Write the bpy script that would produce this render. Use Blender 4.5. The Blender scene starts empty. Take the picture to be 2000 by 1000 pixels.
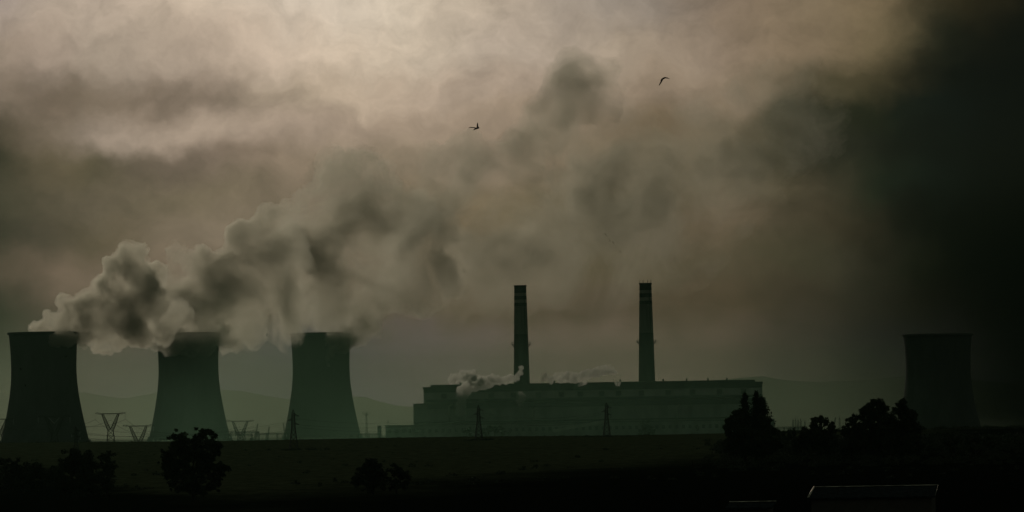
import bpy, bmesh, math, random
import numpy as np
from mathutils import Vector, Matrix, noise as mnoise

random.seed(7)
RNG = np.random.default_rng(11)
S = bpy.context.scene
COL = S.collection

# ------------------------------------------------------------------ camera frame
K = 1.2e-4            # metres per photo pixel per metre of distance (150 mm lens, 36 mm sensor, 2000 px)
CAMZ = 12.0
HOR = 835.0
A = math.radians(0.95)
RV = Vector((math.cos(A), 0, -math.sin(A)))
UV = Vector((math.sin(A), 0, math.cos(A)))
EYE = Vector((0, 0, CAMZ))

def P(px, py, D):
    return EYE + D * (Vector((0, 1, 0)) + RV * (px - 1000) * K + UV * (HOR - py) * K)

# ------------------------------------------------------------------ helpers
def link(o, parent=None):
    COL.objects.link(o)
    if parent is not None:
        o.parent = parent
    return o

def tag(o, label=None, cat=None, group=None, kind=None):
    if label: o['label'] = label
    if cat: o['category'] = cat
    if group: o['group'] = group
    if kind: o['kind'] = kind
    return o

def empty(name, loc, rz=0.0):
    o = bpy.data.objects.new(name, None)
    o.empty_display_size = 2
    o.location = loc
    o.rotation_euler = (0, 0, rz)
    return link(o)

def mesh_obj(name, verts, faces, m, parent=None, smooth=False):
    me = bpy.data.meshes.new(name)
    me.from_pydata([tuple(v) for v in verts], [], [tuple(f) for f in faces])
    me.update()
    for mm in (m if isinstance(m, (list, tuple)) else [m]):
        me.materials.append(mm)
    if smooth:
        for p in me.polygons: p.use_smooth = True
    return link(bpy.data.objects.new(name, me), parent)

class MB:
    """collects shapes into one mesh"""
    def __init__(self):
        self.v = []; self.f = []; self.mi = []
    def add(self, vs, fs, mi=0):
        b = len(self.v)
        self.v.extend([tuple(v) for v in vs])
        self.f.extend([tuple(i + b for i in f) for f in fs])
        self.mi.extend([mi] * len(fs))
        return self
    def box(self, c, s, mi=0, rz=0.0):
        hx, hy, hz = s[0] / 2, s[1] / 2, s[2] / 2
        vs = []
        ca, sa = math.cos(rz), math.sin(rz)
        for dz in (-hz, hz):
            for dx, dy in ((-hx, -hy), (hx, -hy), (hx, hy), (-hx, hy)):
                vs.append((c[0] + dx * ca - dy * sa, c[1] + dx * sa + dy * ca, c[2] + dz))
        return self.add(vs, [(0, 3, 2, 1), (4, 5, 6, 7), (0, 1, 5, 4), (1, 2, 6, 5), (2, 3, 7, 6), (3, 0, 4, 7)], mi)
    def bar(self, a, b, w, mi=0, w2=None):
        a, b = Vector(a), Vector(b)
        d = b - a
        if d.length < 1e-6: return self
        d.normalize()
        up = Vector((0, 0, 1)) if abs(d.z) < .95 else Vector((0, 1, 0))
        x = d.cross(up).normalized(); y = d.cross(x).normalized()
        w2 = w if w2 is None else w2
        vs = []
        for p, ww in ((a, w), (b, w2)):
            for sx, sy in ((-1, -1), (1, -1), (1, 1), (-1, 1)):
                vs.append(p + x * sx * ww / 2 + y * sy * ww / 2)
        return self.add(vs, [(0, 3, 2, 1), (4, 5, 6, 7), (0, 1, 5, 4), (1, 2, 6, 5), (2, 3, 7, 6), (3, 0, 4, 7)], mi)
    def tube(self, pts, rad, n=8, mi=0):
        rings = []
        pts = [Vector(p) for p in pts]
        vs = []; fs = []
        for i, p in enumerate(pts):
            d = (pts[min(i + 1, len(pts) - 1)] - pts[max(i - 1, 0)]).normalized()
            up = Vector((0, 0, 1)) if abs(d.z) < .9 else Vector((0, 1, 0))
            x = d.cross(up).normalized(); y = d.cross(x).normalized()
            r = rad[i] if isinstance(rad, (list, tuple)) else rad
            for k in range(n):
                a = 2 * math.pi * k / n
                vs.append(p + x * math.cos(a) * r + y * math.sin(a) * r)
        for i in range(len(pts) - 1):
            for k in range(n):
                k2 = (k + 1) % n
                fs.append((i * n + k, i * n + k2, (i + 1) * n + k2, (i + 1) * n + k))
        fs.append(tuple(range(n))[::-1]); fs.append(tuple((len(pts) - 1) * n + k for k in range(n)))
        return self.add(vs, fs, mi)
    def lathe(self, prof, n=64, c=(0, 0, 0), mi=0, closed=False, mis=None):
        vs = []; fs = []; m = []
        for r, z in prof:
            for k in range(n):
                a = 2 * math.pi * k / n
                vs.append((c[0] + r * math.cos(a), c[1] + r * math.sin(a), c[2] + z))
        L = len(prof)
        for i in range(L if closed else L - 1):
            j = (i + 1) % L
            for k in range(n):
                k2 = (k + 1) % n
                fs.append((i * n + k, i * n + k2, j * n + k2, j * n + k)); m.append(mis[i] if mis else mi)
        b = len(self.v)
        self.v.extend(vs); self.f.extend([tuple(i + b for i in f) for f in fs]); self.mi.extend(m)
        return self
    def build(self, name, m, parent=None, smooth=False, origin=None):
        vs = self.v
        if origin is not None:
            ox, oy, oz = origin
            vs = [(v[0] - ox, v[1] - oy, v[2] - oz) for v in vs]
        o = mesh_obj(name, vs, self.f, m, parent, smooth)
        if any(self.mi):
            for p, k in zip(o.data.polygons, self.mi): p.material_index = k
        if origin is not None: o.location = origin
        return o

# ------------------------------------------------------------------ materials
def mat(name, col, rough=0.9, metal=0.0, var=0.25, scale=0.2, stretch=(1, 1, 1), bump=0.0, col2=None):
    m = bpy.data.materials.new(name); m.use_nodes = True
    nt = m.node_tree; N = nt.nodes; L = nt.links
    b = N['Principled BSDF']
    tc = N.new('ShaderNodeTexCoord'); mp = N.new('ShaderNodeMapping'); nz = N.new('ShaderNodeTexNoise')
    mp.inputs['Scale'].default_value = stretch
    nz.inputs['Scale'].default_value = scale; nz.inputs['Detail'].default_value = 6; nz.inputs['Roughness'].default_value = .62
    L.new(tc.outputs['Object'], mp.inputs[0]); L.new(mp.outputs[0], nz.inputs['Vector'])
    cr = N.new('ShaderNodeValToRGB'); L.new(nz.outputs['Fac'], cr.inputs[0])
    c2 = col2 or tuple(min(1, c * (1 + var)) for c in col)
    c1 = tuple(c * (1 - var) for c in col)
    cr.color_ramp.elements[0].position = .32; cr.color_ramp.elements[0].color = (*c1, 1)
    cr.color_ramp.elements[1].position = .68; cr.color_ramp.elements[1].color = (*c2, 1)
    L.new(cr.outputs[0], b.inputs['Base Color'])
    b.inputs['Roughness'].default_value = rough; b.inputs['Metallic'].default_value = metal
    b.inputs['Specular IOR Level'].default_value = .3
    if bump:
        bp = N.new('ShaderNodeBump'); bp.inputs['Strength'].default_value = .6; bp.inputs['Distance'].default_value = bump
        L.new(nz.outputs['Fac'], bp.inputs['Height']); L.new(bp.outputs[0], b.inputs['Normal'])
    return m

M = {}
M['concrete'] = mat('weathered_concrete', (.085, .09, .085), .95, var=.14, scale=.09, stretch=(1, 1, .3))
M['rim'] = mat('stained_concrete', (.09, .09, .085), .9, var=.3, scale=.6)
M['steel'] = mat('galvanised_steel', (.04, .042, .04), .8, .1, .2, 1)
M['insul'] = mat('glass_insulator', (.35, .38, .36), .15, 0, .1, 2)
M['wire'] = mat('conductor', (.06, .06, .06), .7, .3, .1, 1)
M['clad_dark'] = mat('dark_cladding', (.02, .027, .024), .8, 0, .35, .12, (1, 1, .25))
M['clad_mid'] = mat('pale_cladding', (.36, .37, .32), .85, 0, .3, .1, (1, 1, .2))
M['clad_low'] = mat('lower_cladding', (.20, .215, .19), .85, 0, .35, .1, (1, 1, .3))
M['glassdark'] = mat('dirty_glass', (.02, .025, .025), .3, 0, .3, .3)
M['roofpale'] = mat('pale_roofing', (.26, .25, .21), .7, 0, .2, .3)
M['band_dark'] = mat('chimney_dark_band', (.03, .035, .033), .85, 0, .25, .25)
M['band_pale'] = mat('chimney_pale_band', (.30, .28, .22), .85, 0, .2, .25)
M['stack_mid'] = mat('chimney_upper_concrete', (.12, .115, .095), .9, 0, .25, .3, (1, 1, .15))
M['stack_low'] = mat('chimney_lower_brick', (.04, .045, .04), .9, 0, .25, .3, (1, 1, .15))
M['bark'] = mat('bark', (.045, .04, .032), .95, 0, .3, 2, (1, 1, .3))
M['leaf'] = mat('dull_leaves', (.035, .045, .022), .9, 0, .4, .5)
M['leafdark'] = mat('evergreen_needles', (.022, .032, .018), .9, 0, .4, .5)
M['bird'] = mat('dark_feathers', (.02, .02, .02), .8, 0, .3, 10)
M['brick'] = mat('shed_wall', (.10, .085, .07), .9, 0, .2, 2)

# corrugated metal roof
def corrugated():
    m = mat('corrugated_iron', (.028, .034, .037), .9, 0, .7, 2.5)
    nt = m.node_tree; N = nt.nodes; L = nt.links; b = N['Principled BSDF']
    tc = N.new('ShaderNodeTexCoord'); w = N.new('ShaderNodeTexWave')
    w.bands_direction = 'X'; w.inputs['Scale'].default_value = 4.2; w.inputs['Distortion'].default_value = .3
    L.new(tc.outputs['Object'], w.inputs['Vector'])
    bp = N.new('ShaderNodeBump'); bp.inputs['Strength'].default_value = .5; bp.inputs['Distance'].default_value = .03; b.inputs['Specular IOR Level'].default_value = 0
    L.new(w.outputs['Fac'], bp.inputs['Height']); L.new(bp.outputs[0], b.inputs['Normal'])
    return m
M['corr'] = corrugated()
M['flash'] = mat('bare_zinc_flashing', (.5, .44, .36), .25, 1.0, .9, 1.6)

# ground: pale grass field beyond, near-black nearer and to the right, left strip blackened as vignette, ploughed streaks
def ground_mat():
    m = bpy.data.materials.new('field_soil'); m.use_nodes = True
    nt = m.node_tree; N = nt.nodes; L = nt.links; b = N['Principled BSDF']
    b.inputs['Roughness'].default_value = 1; b.inputs['Specular IOR Level'].default_value = 0
    tc = N.new('ShaderNodeTexCoord'); sp = N.new('ShaderNodeSeparateXYZ'); L.new(tc.outputs['Object'], sp.inputs[0])
    def noise(scale, st, det=6):
        mp = N.new('ShaderNodeMapping'); mp.inputs['Scale'].default_value = st
        nz = N.new('ShaderNodeTexNoise'); nz.inputs['Scale'].default_value = scale; nz.inputs['Detail'].default_value = det
        nz.inputs['Roughness'].default_value = .65
        L.new(tc.outputs['Object'], mp.inputs[0]); L.new(mp.outputs[0], nz.inputs['Vector']); return nz.outputs['Fac']
    def math_(op, a, b_, clamp=False):
        n = N.new('ShaderNodeMath'); n.operation = op; n.use_clamp = clamp
        for i, v in enumerate((a, b_)):
            if v is None: continue
            if isinstance(v, (int, float)): n.inputs[i].default_value = v
            else: L.new(v, n.inputs[i])
        return n.outputs[0]
    def ramp(v, a, b_):
        n = N.new('ShaderNodeMapRange'); n.interpolation_type = 'SMOOTHSTEP'
        n.inputs['From Min'].default_value = a; n.inputs['From Max'].default_value = b_
        L.new(v, n.inputs['Value']); return n.outputs[0]
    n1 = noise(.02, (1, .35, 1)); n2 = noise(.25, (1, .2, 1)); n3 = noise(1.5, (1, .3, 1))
    # distance of the near-black edge grows to the right and wobbles
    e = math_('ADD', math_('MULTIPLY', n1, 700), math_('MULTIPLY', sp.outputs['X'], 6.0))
    vignette_mask = ramp(math_('SUBTRACT', math_('MULTIPLY', sp.outputs['Y'], -.098), sp.outputs['X']), -30, 50)  # left strip: vignette darkness put into the ground colour
    e = math_('ADD', e, math_('MULTIPLY', math_('MULTIPLY', vignette_mask, n1), 3600))
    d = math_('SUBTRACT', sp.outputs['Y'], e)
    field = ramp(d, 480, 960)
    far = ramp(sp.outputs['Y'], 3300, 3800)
    g = N.new('ShaderNodeValToRGB'); L.new(math_('ADD', math_('MULTIPLY', n2, .6), math_('MULTIPLY', n3, .4)), g.inputs[0])
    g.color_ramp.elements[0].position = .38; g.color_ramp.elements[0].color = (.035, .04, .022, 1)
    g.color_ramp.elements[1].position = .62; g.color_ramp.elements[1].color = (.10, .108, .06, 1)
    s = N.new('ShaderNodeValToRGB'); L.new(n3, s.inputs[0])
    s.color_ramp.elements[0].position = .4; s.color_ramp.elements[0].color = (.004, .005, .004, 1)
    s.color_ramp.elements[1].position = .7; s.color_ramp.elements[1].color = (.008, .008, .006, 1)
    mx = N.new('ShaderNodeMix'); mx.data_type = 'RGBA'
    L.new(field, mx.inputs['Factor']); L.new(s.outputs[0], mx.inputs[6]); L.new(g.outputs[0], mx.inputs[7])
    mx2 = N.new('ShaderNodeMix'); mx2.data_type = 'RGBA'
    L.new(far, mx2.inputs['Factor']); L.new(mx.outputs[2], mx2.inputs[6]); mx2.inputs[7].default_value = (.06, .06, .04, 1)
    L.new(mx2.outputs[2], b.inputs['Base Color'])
    return m
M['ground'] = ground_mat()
M['hill'] = mat('dry_hillside', (.07, .07, .05), 1, 0, .25, .004)

# ------------------------------------------------------------------ terrain
def sstep(a, b, x):
    t = np.clip((x - a) / (b - a), 0, 1); return t * t * (3 - 2 * t)

def gz(x, y):
    x = np.asarray(x, float); y = np.asarray(y, float)
    z = 6.2 * sstep(1300, 2950, y) - .6 * np.sin(x * .006 + 1) * sstep(900, 2500, y)
    z += .35 * np.sin(x * .021 + y * .003) * sstep(1500, 2600, y)
    # ridge falls away behind
    z -= (12 + 12 * sstep(200, 420, x)) * sstep(3000, 3500, y)
    return z

def gzf(x, y): return float(gz(x, y))

def base_at(px, D, row=None):
    """ground point under photo column px at distance D"""
    p = P(px, HOR, D)
    return Vector((p.x, p.y, gzf(p.x, p.y)))

def make_ground():
    ys = np.concatenate([np.linspace(-150, 3600, 170), np.geomspace(3650, 29500, 40)])
    xs = np.concatenate([np.linspace(-4800, -900, 14), np.linspace(-860, 860, 120), np.linspace(900, 4800, 14)])
    X, Y = np.meshgrid(xs, ys)
    Z = gz(X, Y)
    vs = np.stack([X.ravel(), Y.ravel(), Z.ravel()], 1)
    n = len(xs); fs = []
    for j in range(len(ys) - 1):
        for i in range(n - 1):
            fs.append((j * n + i, j * n + i + 1, (j + 1) * n + i + 1, (j + 1) * n + i))
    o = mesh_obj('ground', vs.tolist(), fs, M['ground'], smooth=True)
    tag(o, kind='structure')
make_ground()

def hills(name, pts, D, depth, seed):
    """ridge with a front slope, crest through photo rows"""
    pxs = np.array([p[0] for p in pts], float); rows = np.array([p[1] for p in pts], float)
    px = np.linspace(pxs[0], pxs[-1], 260)
    row = np.interp(px, pxs, rows)
    vs = []; fs = []
    nj = 15
    for i in range(len(px)):
        fr = 1.2 * mnoise.fractal(Vector((px[i] * .03, seed, 0)), 1, 2, 4)
        c = P(px[i], row[i] + fr, D)
        for j in range(nj):
            t = j / (nj - 1)
            y = D - depth + 2 * depth * t
            f = 1 - abs(2 * t - 1)
            f = f ** 1.3
            h = -12 + (c.z + 12) * f
            if 0 < j < nj - 1 and j != nj // 2:
                h += 18 * mnoise.fractal(Vector((px[i] * .02, t * 6, seed)), 1, 2, 4) * f
            vs.append((c.x, y, h))
    for i in range(len(px) - 1):
        for j in range(nj - 1):
            fs.append((i * nj + j, (i + 1) * nj + j, (i + 1) * nj + j + 1, i * nj + j + 1))
    o = mesh_obj(name, vs, fs, M['hill'], smooth=True)
    return tag(o, kind='structure')
hills('hills', [(-500, 790), (-200, 778), (0, 771), (40, 773), (100, 768), (165, 767), (200, 773), (245, 779), (275, 772), (320, 766), (440, 762), (480, 765),
                (520, 773), (565, 779), (620, 780), (690, 774), (715, 776), (740, 784), (770, 791), (800, 794), (850, 792), (950, 798), (1100, 803), (1300, 800)], 22500, 2500, 1.3)
hills('hills', [(1000, 800), (1200, 770), (1400, 742), (1490, 735), (1540, 743), (1600, 746), (1670, 744), (1720, 739), (1765, 735), (1830, 733), (1900, 742), (2000, 748), (2300, 752)], 27000, 2200, 4.7)

# ------------------------------------------------------------------ cooling towers
TP = [(0, .312), (.06, .305), (.14, .299), (.24, .2945), (.34, .2935), (.44, .2985), (.55, .312), (.68, .335), (.82, .365), (1.0, .408)]
def tower(px, rtop_row, wpx, D, hpx, label):
    """px: centre column; wpx: top diameter in photo pixels; hpx: shell height in photo pixels"""
    mpp = D * K
    top = P(px, rtop_row, D)
    H = hpx * mpp
    R = wpx * mpp / 2
    base = Vector((top.x, top.y, top.z - H))
    root = tag(empty('cooling_tower', base), label, 'cooling tower', 'hyperbolic cooling towers of the power station')
    prof = []
    ts = np.linspace(1, 0, 40)
    tt = [p[0] for p in TP]; rr = [p[1] / .312 for p in TP]
    # smooth interpolation
    rs = np.interp(ts, tt, rr)
    ker = np.array([.25, .5, .25])
    for _ in range(3):
        r2 = rs.copy(); r2[1:-1] = np.convolve(rs, ker, 'valid'); rs = r2
    outer = [(R * r, H * (1 - t)) for t, r in zip(ts, rs)]
    inner = [(r - .9, z) for r, z in outer][::-1]
    outer[0] = (outer[0][0], 6.0); inner[-1] = (inner[-1][0], 6.0)
    MB().lathe(outer + inner, 96, closed=True).build('shell', M['concrete'], root, True)
    # walkway lip round the mouth
    MB().lathe([(R - 1.1, H - .9), (R + 1.3, H - .9), (R + 1.3, H + .25), (R + .9, H + 1.0), (R - 1.1, H + .3)], 96, closed=True).build('rim', M['rim'], root)
    # raking columns that carry the shell
    m = MB(); rb = outer[0][0] - .5; n = 36
    for k in range(n):
        a0 = 2 * math.pi * k / n; a1 = 2 * math.pi * (k + .5) / n; a2 = 2 * math.pi * (k + 1) / n
        q = lambda a, r, z: (r * math.cos(a), r * math.sin(a), z)
        m.bar(q(a0, rb + 1.5, 0), q(a1, rb, 6.2), 1.0); m.bar(q(a2, rb + 1.5, 0), q(a1, rb, 6.2), 1.0)
    m.lathe([(rb + .2, -2), (rb + 3, -2), (rb + 3, .5), (rb + .2, .5)], 64, closed=True)
    m.build('colonnade', M['rim'], root)
    return root, R

T1, _ = tower(84.5, 651, 135, 4040, 222, 'dark cooling tower with steam pouring off its mouth, at the left edge of the row')
T2, _ = tower(367, 652, 124, 4380, 212, 'cooling tower whose rim is wholly wrapped in steam, behind the big gum tree')
T3, _ = tower(626, 652, 118, 4560, 208, 'paler cooling tower with a clear rim at its left and the mast pylon in front')
T4, _ = tower(1831, 654.5, 134, 4040, 205, 'lone steamless cooling tower behind the tall trees, apart from the others')

# ------------------------------------------------------------------ power house
def box_part(name, x0, x1, y0, y1, z0, z1, m, parent):
    return MB().box(((x0 + x1) / 2, (y0 + y1) / 2, (z0 + z1) / 2), (x1 - x0, y1 - y0, z1 - z0)).build(name, m, parent)

def power_house():
    D = 4400; mpp = D * K
    o = P(828, 850, D); g0 = gzf(o.x, o.y)
    root = tag(empty('power_house', (o.x, o.y, g0)), 'long stepped boiler and turbine hall below the two chimneys', 'power station')
    hor = HOR + math.sin(A) * (1000 - 828)    # horizon row over the origin column
    Z = lambda row: (CAMZ + (hor - row) * mpp) - g0          # rows measured at column 828
    X = lambda px: (px - 828) * mpp
    # tiers (rows read along the left end; the roll of the camera tilts the rest)
    back = 95
    box_part('boiler_hall', X(828), X(1492), 14, back, Z(788), Z(760), M['clad_mid'], root)
    box_part('eaves', X(826.5), X(1493), 12.5, back + 1, Z(760.0), Z(756), M['clad_dark'], root)
    box_part('parapet', X(842), X(1478), 16, back - 3, Z(756), Z(751.8), M['clad_dark'], root)
    box_part('fascia', X(829), X(1491), 13.2, 14, Z(767), Z(760), M['clad_dark'], root)
    box_part('ledge', X(833), X(1492), 9, 14, Z(786), Z(781), M['clad_dark'], root)
    # long windows in the pale band
    for px in (868, 910, 960, 1004, 1053, 1098, 1135, 1177, 1210, 1255, 1307, 1355, 1408, 1455):
        w = box_part('window', X(px - 5), X(px + 5), 13.5, 14.2, Z(779.5), Z(769.5), M['glassdark'], root)
        m = MB()
        for k in (-5, -1.7, 1.7, 5):
            m.box((X(px + k), 13.35, (Z(779.5) + Z(769.5)) / 2), (.35, .3, Z(769.5) - Z(779.5)))
        m.build('frame', M['clad_dark'], w)
    # middle tier: bunker bay with pale roof
    box_part('bunker_bay', X(808), X(1497), 2.2, 13, Z(873), Z(789.5), M['clad_low'], root)
    box_part('bay_roof', X(807), X(1497.5), 1, 13.4, Z(789.5), Z(788), M['clad_dark'], root)
    mb = MB().box(((X(809) + X(835)) / 2, 1.6, (Z(795.5) + Z(789.6)) / 2), (X(835) - X(809), .6, Z(789.6) - Z(795.5)))
    mb.build('pale_panel', M['roofpale'], root)
    box_part('gutter_band', X(835), X(1497), 1.3, 2, Z(799), Z(790), M['clad_dark'], root)
    # columns of the bay facade
    for px in range(815, 1497, 17):
        MB().box((X(px), 1.7, (Z(824) + Z(799)) / 2), (1.1, .9, Z(799) - Z(824))).build('pilaster', M['clad_low'], root)
    box_part('string_course', X(808), X(1497), .6, 2, Z(827), Z(824), M['clad_dark'], root)
    # low turbine hall
    box_part('turbine_hall', X(754), X(1499), -14, 2, Z(873), Z(831), M['clad_low'], root)
    box_part('hall_roof', X(752), X(1500), -15, 2.4, Z(831), Z(829.5), M['clad_dark'], root)
    for k, px in enumerate(range(762, 1490, 13)):
        MB().box((X(px), -14.2, (Z(845) + Z(838)) / 2), (X(768) - X(762), .4, Z(838) - Z(845))).build('window', M['glassdark'], root)
    # right end: stair tower and ribbed block
    box_part('stair_tower', X(1492), X(1498), 20, 60, Z(873), Z(786.5), M['clad_dark'], root)
    blk = box_part('ash_silo_block', X(1504), X(1516), 18, 50, Z(873), Z(829), M['clad_mid'], root)
    m = MB()
    for px in (1504.6, 1507.5, 1510.5, 1513.5):
        m.box((X(px), 17.5, (Z(873) + Z(829)) / 2), (.7, 1.2, Z(829) - Z(873)))
    m.build('rib', M['clad_dark'], blk)
    # roof clutter: vents and rails
    for px in (1300, 1346, 1388, 1120, 1085, 900, 1215, 1425):
        MB().box((X(px), 40, Z(751)), (1.2, 1.2, 2.2)).tube([(X(px), 40, Z(751)), (X(px), 40, Z(751) + 2.2)], .9, 10).build('roof_vent', M['clad_dark'], root)
    # ducts and a conveyor housing up the facade
    for px, r0, r1 in ((878, 824, 790), (1042, 824, 799), (1190, 824, 799), (1322, 824, 799)):
        MB().tube([(X(px), .2, Z(r0)), (X(px), .2, Z(r1 + 4)), (X(px) + 3, 1.4, Z(r1))], 1.1, 10).build('duct', M['clad_mid'], root, True)
    MB().bar((X(1080), -15.2, Z(846)), (X(1180), -15.2, Z(829)), 3.0).build('conveyor', M['clad_mid'], root)
    # small block at the left with its gap
    box_part('switch_room', X(738), X(745), -10, 4, Z(873), Z(830), M['clad_low'], root)
    # aerial on the low roof
    m = MB()
    m.bar((X(757), -6, Z(829.5)), (X(757), -6, Z(820)), .3)
    m.bar((X(757), -6, Z(824)), (X(760), -6, Z(821)), .3); m.bar((X(760), -6, Z(826)), (X(760), -6, Z(819)), .4)
    m.build('aerial', M['steel'], root)
    return root
power_house()

def chimney(px_top, row_top, D, bands, wtop, wbase, row_base, plat_row, label, rods):
    mpp = D * K
    top = P(px_top, row_top, D)
    gx, gy = top.x, top.y
    g0 = gzf(gx, gy)
    root = tag(empty('chimney', (gx, gy, g0)), label, 'chimney', 'banded power station chimneys')
    H = top.z - g0
    def R(row):
        t = (row - row_top) / (row_base - row_top)
        return (wtop + (wbase - wtop) * t) * mpp / 2
    Zr = lambda row: H - (row - row_top) * mpp
    rows = [b[0] for b in bands] + [row_base, None]
    prof = []; mis = []
    for i, (row, mi) in enumerate(bands):
        nxt = bands[i + 1][0] if i + 1 < len(bands) else row_base
        prof.append((R(row), Zr(row))); mis.append(mi)
    prof.append((R(row_base), Zr(row_base))); mis.append(bands[-1][1])
    prof.append((R(row_base) * 1.12, 0)); mis.append(3)
    inner = [(prof[-1][0] - .8, 0), (prof[0][0] - .6, prof[0][1])]
    mis += [3, 0]
    MB().lathe(prof + inner, 48, closed=True, mis=mis + [0]).build('shaft', [M['band_dark'], M['band_pale'], M['stack_mid'], M['stack_low']], root, False)
    rt = R(row_top)
    MB().lathe([(rt - .5, H - 1), (rt + .45, H - 1), (rt + .45, H + .4), (rt - .5, H + .4)], 48, closed=True).build('cap', M['band_dark'], root)
    # gallery with brackets
    zp = Zr(plat_row); rp = R(plat_row)
    m = MB().lathe([(rp, zp - .3), (rp + 2.6, zp - .3), (rp + 2.6, zp + .1), (rp, zp + .1)], 48, closed=True)
    for k in range(16):
        a = 2 * math.pi * k / 16
        c, s = math.cos(a), math.sin(a)
        m.bar((rp * c, rp * s, zp - 3.2), ((rp + 2.5) * c, (rp + 2.5) * s, zp - .2), .45)
        m.bar(((rp + 2.5) * c, (rp + 2.5) * s, zp), ((rp + 2.6) * c, (rp + 2.6) * s, zp + 1.7), .3)
    m.lathe([(rp + 2.45, zp + 1.5), (rp + 2.75, zp + 1.5), (rp + 2.75, zp + 1.7), (rp + 2.45, zp + 1.7)], 48, closed=True)
    m.build('gallery', M['steel'], root)
    if rods:
        for k in range(8):
            a = 2 * math.pi * (k + .5) / 8
            MB().bar((rt * math.cos(a), rt * math.sin(a), H), (rt * math.cos(a), rt * math.sin(a), H + 3.6), .28).build('lightning_rod', M['steel'], root)
    # ladder
    MB().bar((R(row_base) * math.cos(-1) + .4, (R(row_base)) * math.sin(-1) - .4, Zr(row_base)), (rt * math.cos(-1) + .3, rt * math.sin(-1) - .3, H), .5).build('ladder', M['steel'], root)
    return root
chimney(1016, 558, 4440, [(558, 0), (572, 1), (578, 0), (585.5, 1), (591.5, 0), (598, 2), (653, 3)], 23.5, 31.5, 748, 672,
        'banded chimney with pale patch of smoke on its upper half, left of the pair', False)
chimney(1260.5, 553.5, 4440, [(553.5, 0), (567, 1), (573, 0), (581, 1), (587.5, 0), (594, 2), (650, 3)], 23.5, 32.5, 744, 667,
        'banded chimney with thin lightning rods on its top, standing clear of the roof steam', True)

# ------------------------------------------------------------------ pylons
def lattice(m, c0, w0, c1, w1, n, bw, faces=4):
    """square lattice mast between two centres"""
    c0, c1 = Vector(c0), Vector(c1)
    prev = None
    for i in range(n + 1):
        t = i / n
        c = c0.lerp(c1, t); w = (w0 + (w1 - w0) * t) / 2
        q = [c + Vector((sx * w, sy * w, 0)) for sx, sy in ((-1, -1), (1, -1), (1, 1), (-1, 1))]
        if prev:
            for k in range(4):
                m.bar(prev[k], q[k], bw)
                k2 = (k + 1) % 4
                m.bar(prev[k], q[k2], bw * .6); m.bar(prev[k2], q[k], bw * .6)
                m.bar(q[k], q[k2], bw * .55)
        prev = q

def mast_pylon(px, row_top, row_base, D, label, rz=0.15):
    mpp = D * K
    b = base_at(px, D)
    top = P(px, row_top, D)
    H = top.z - b.z
    root = tag(empty('pylon', b, rz), label, 'pylon', 'slim lattice pylons across the field')
    s = H / 22.0; bw = .26
    m = MB()
    lattice(m, (0, 0, -.3), 4.6 * s, (0, 0, 12 * s), 2.0 * s, 5, bw)
    lattice(m, (0, 0, 12 * s), 2.0 * s, (0, 0, 20 * s), 1.35 * s, 6, bw * .9)
    for sx in (-1, 1):
        for sy in (-1, 1):
            m.bar((sx * .68 * s, sy * .68 * s, 20 * s), (0, 0, 22 * s), bw * .8)
    m.build('mast', M['steel'], root)
    for sx, z in ((1, 18.6), (-1, 16.2), (1, 14.0)):
        z *= s; a = MB(); L = 3.2 * s
        tip = Vector((sx * L, 0, z - .1))
        for sy in (-1, 1):
            a.bar((sx * .7 * s, sy * .6 * s, z), tip, bw * .75); a.bar((sx * .7 * s, sy * .6 * s, z + 1.1 * s), tip, bw * .6)
            a.bar((sx * .7 * s, sy * .6 * s, z + 1.1 * s), (sx * L * .55, sy * .3 * s, z), bw * .5)
        a.build('crossarm', M['steel'], root)
        q = MB()
        for k in range(6):
            q.lathe([(.05, -.2 * k - .2), (.17, -.2 * k - .12), (.05, -.2 * k)], 8, c=(tip.x, 0, tip.z - .1), closed=True)
        q.bar(tip, tip - Vector((0, 0, 1.5)), .09)
        q.build('insulator', M['insul'], root)
    return root, b, s, rz

MP = []
for args in ((573, 800, 887, 2100, 'slim pylon rising in front of the clear-rimmed cooling tower'),
             (935, 791, 865, 2500, 'slim pylon in front of the long power house, by the roof steam'),
             (1185, 786, 855, 2660, 'slim pylon before the power house, between the second chimney and the steam wisps'),
             (148, 833, 885, 1980, 'black slim pylon at the foot of the darkest cooling tower')):
    MP.append(mast_pylon(*args))

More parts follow.
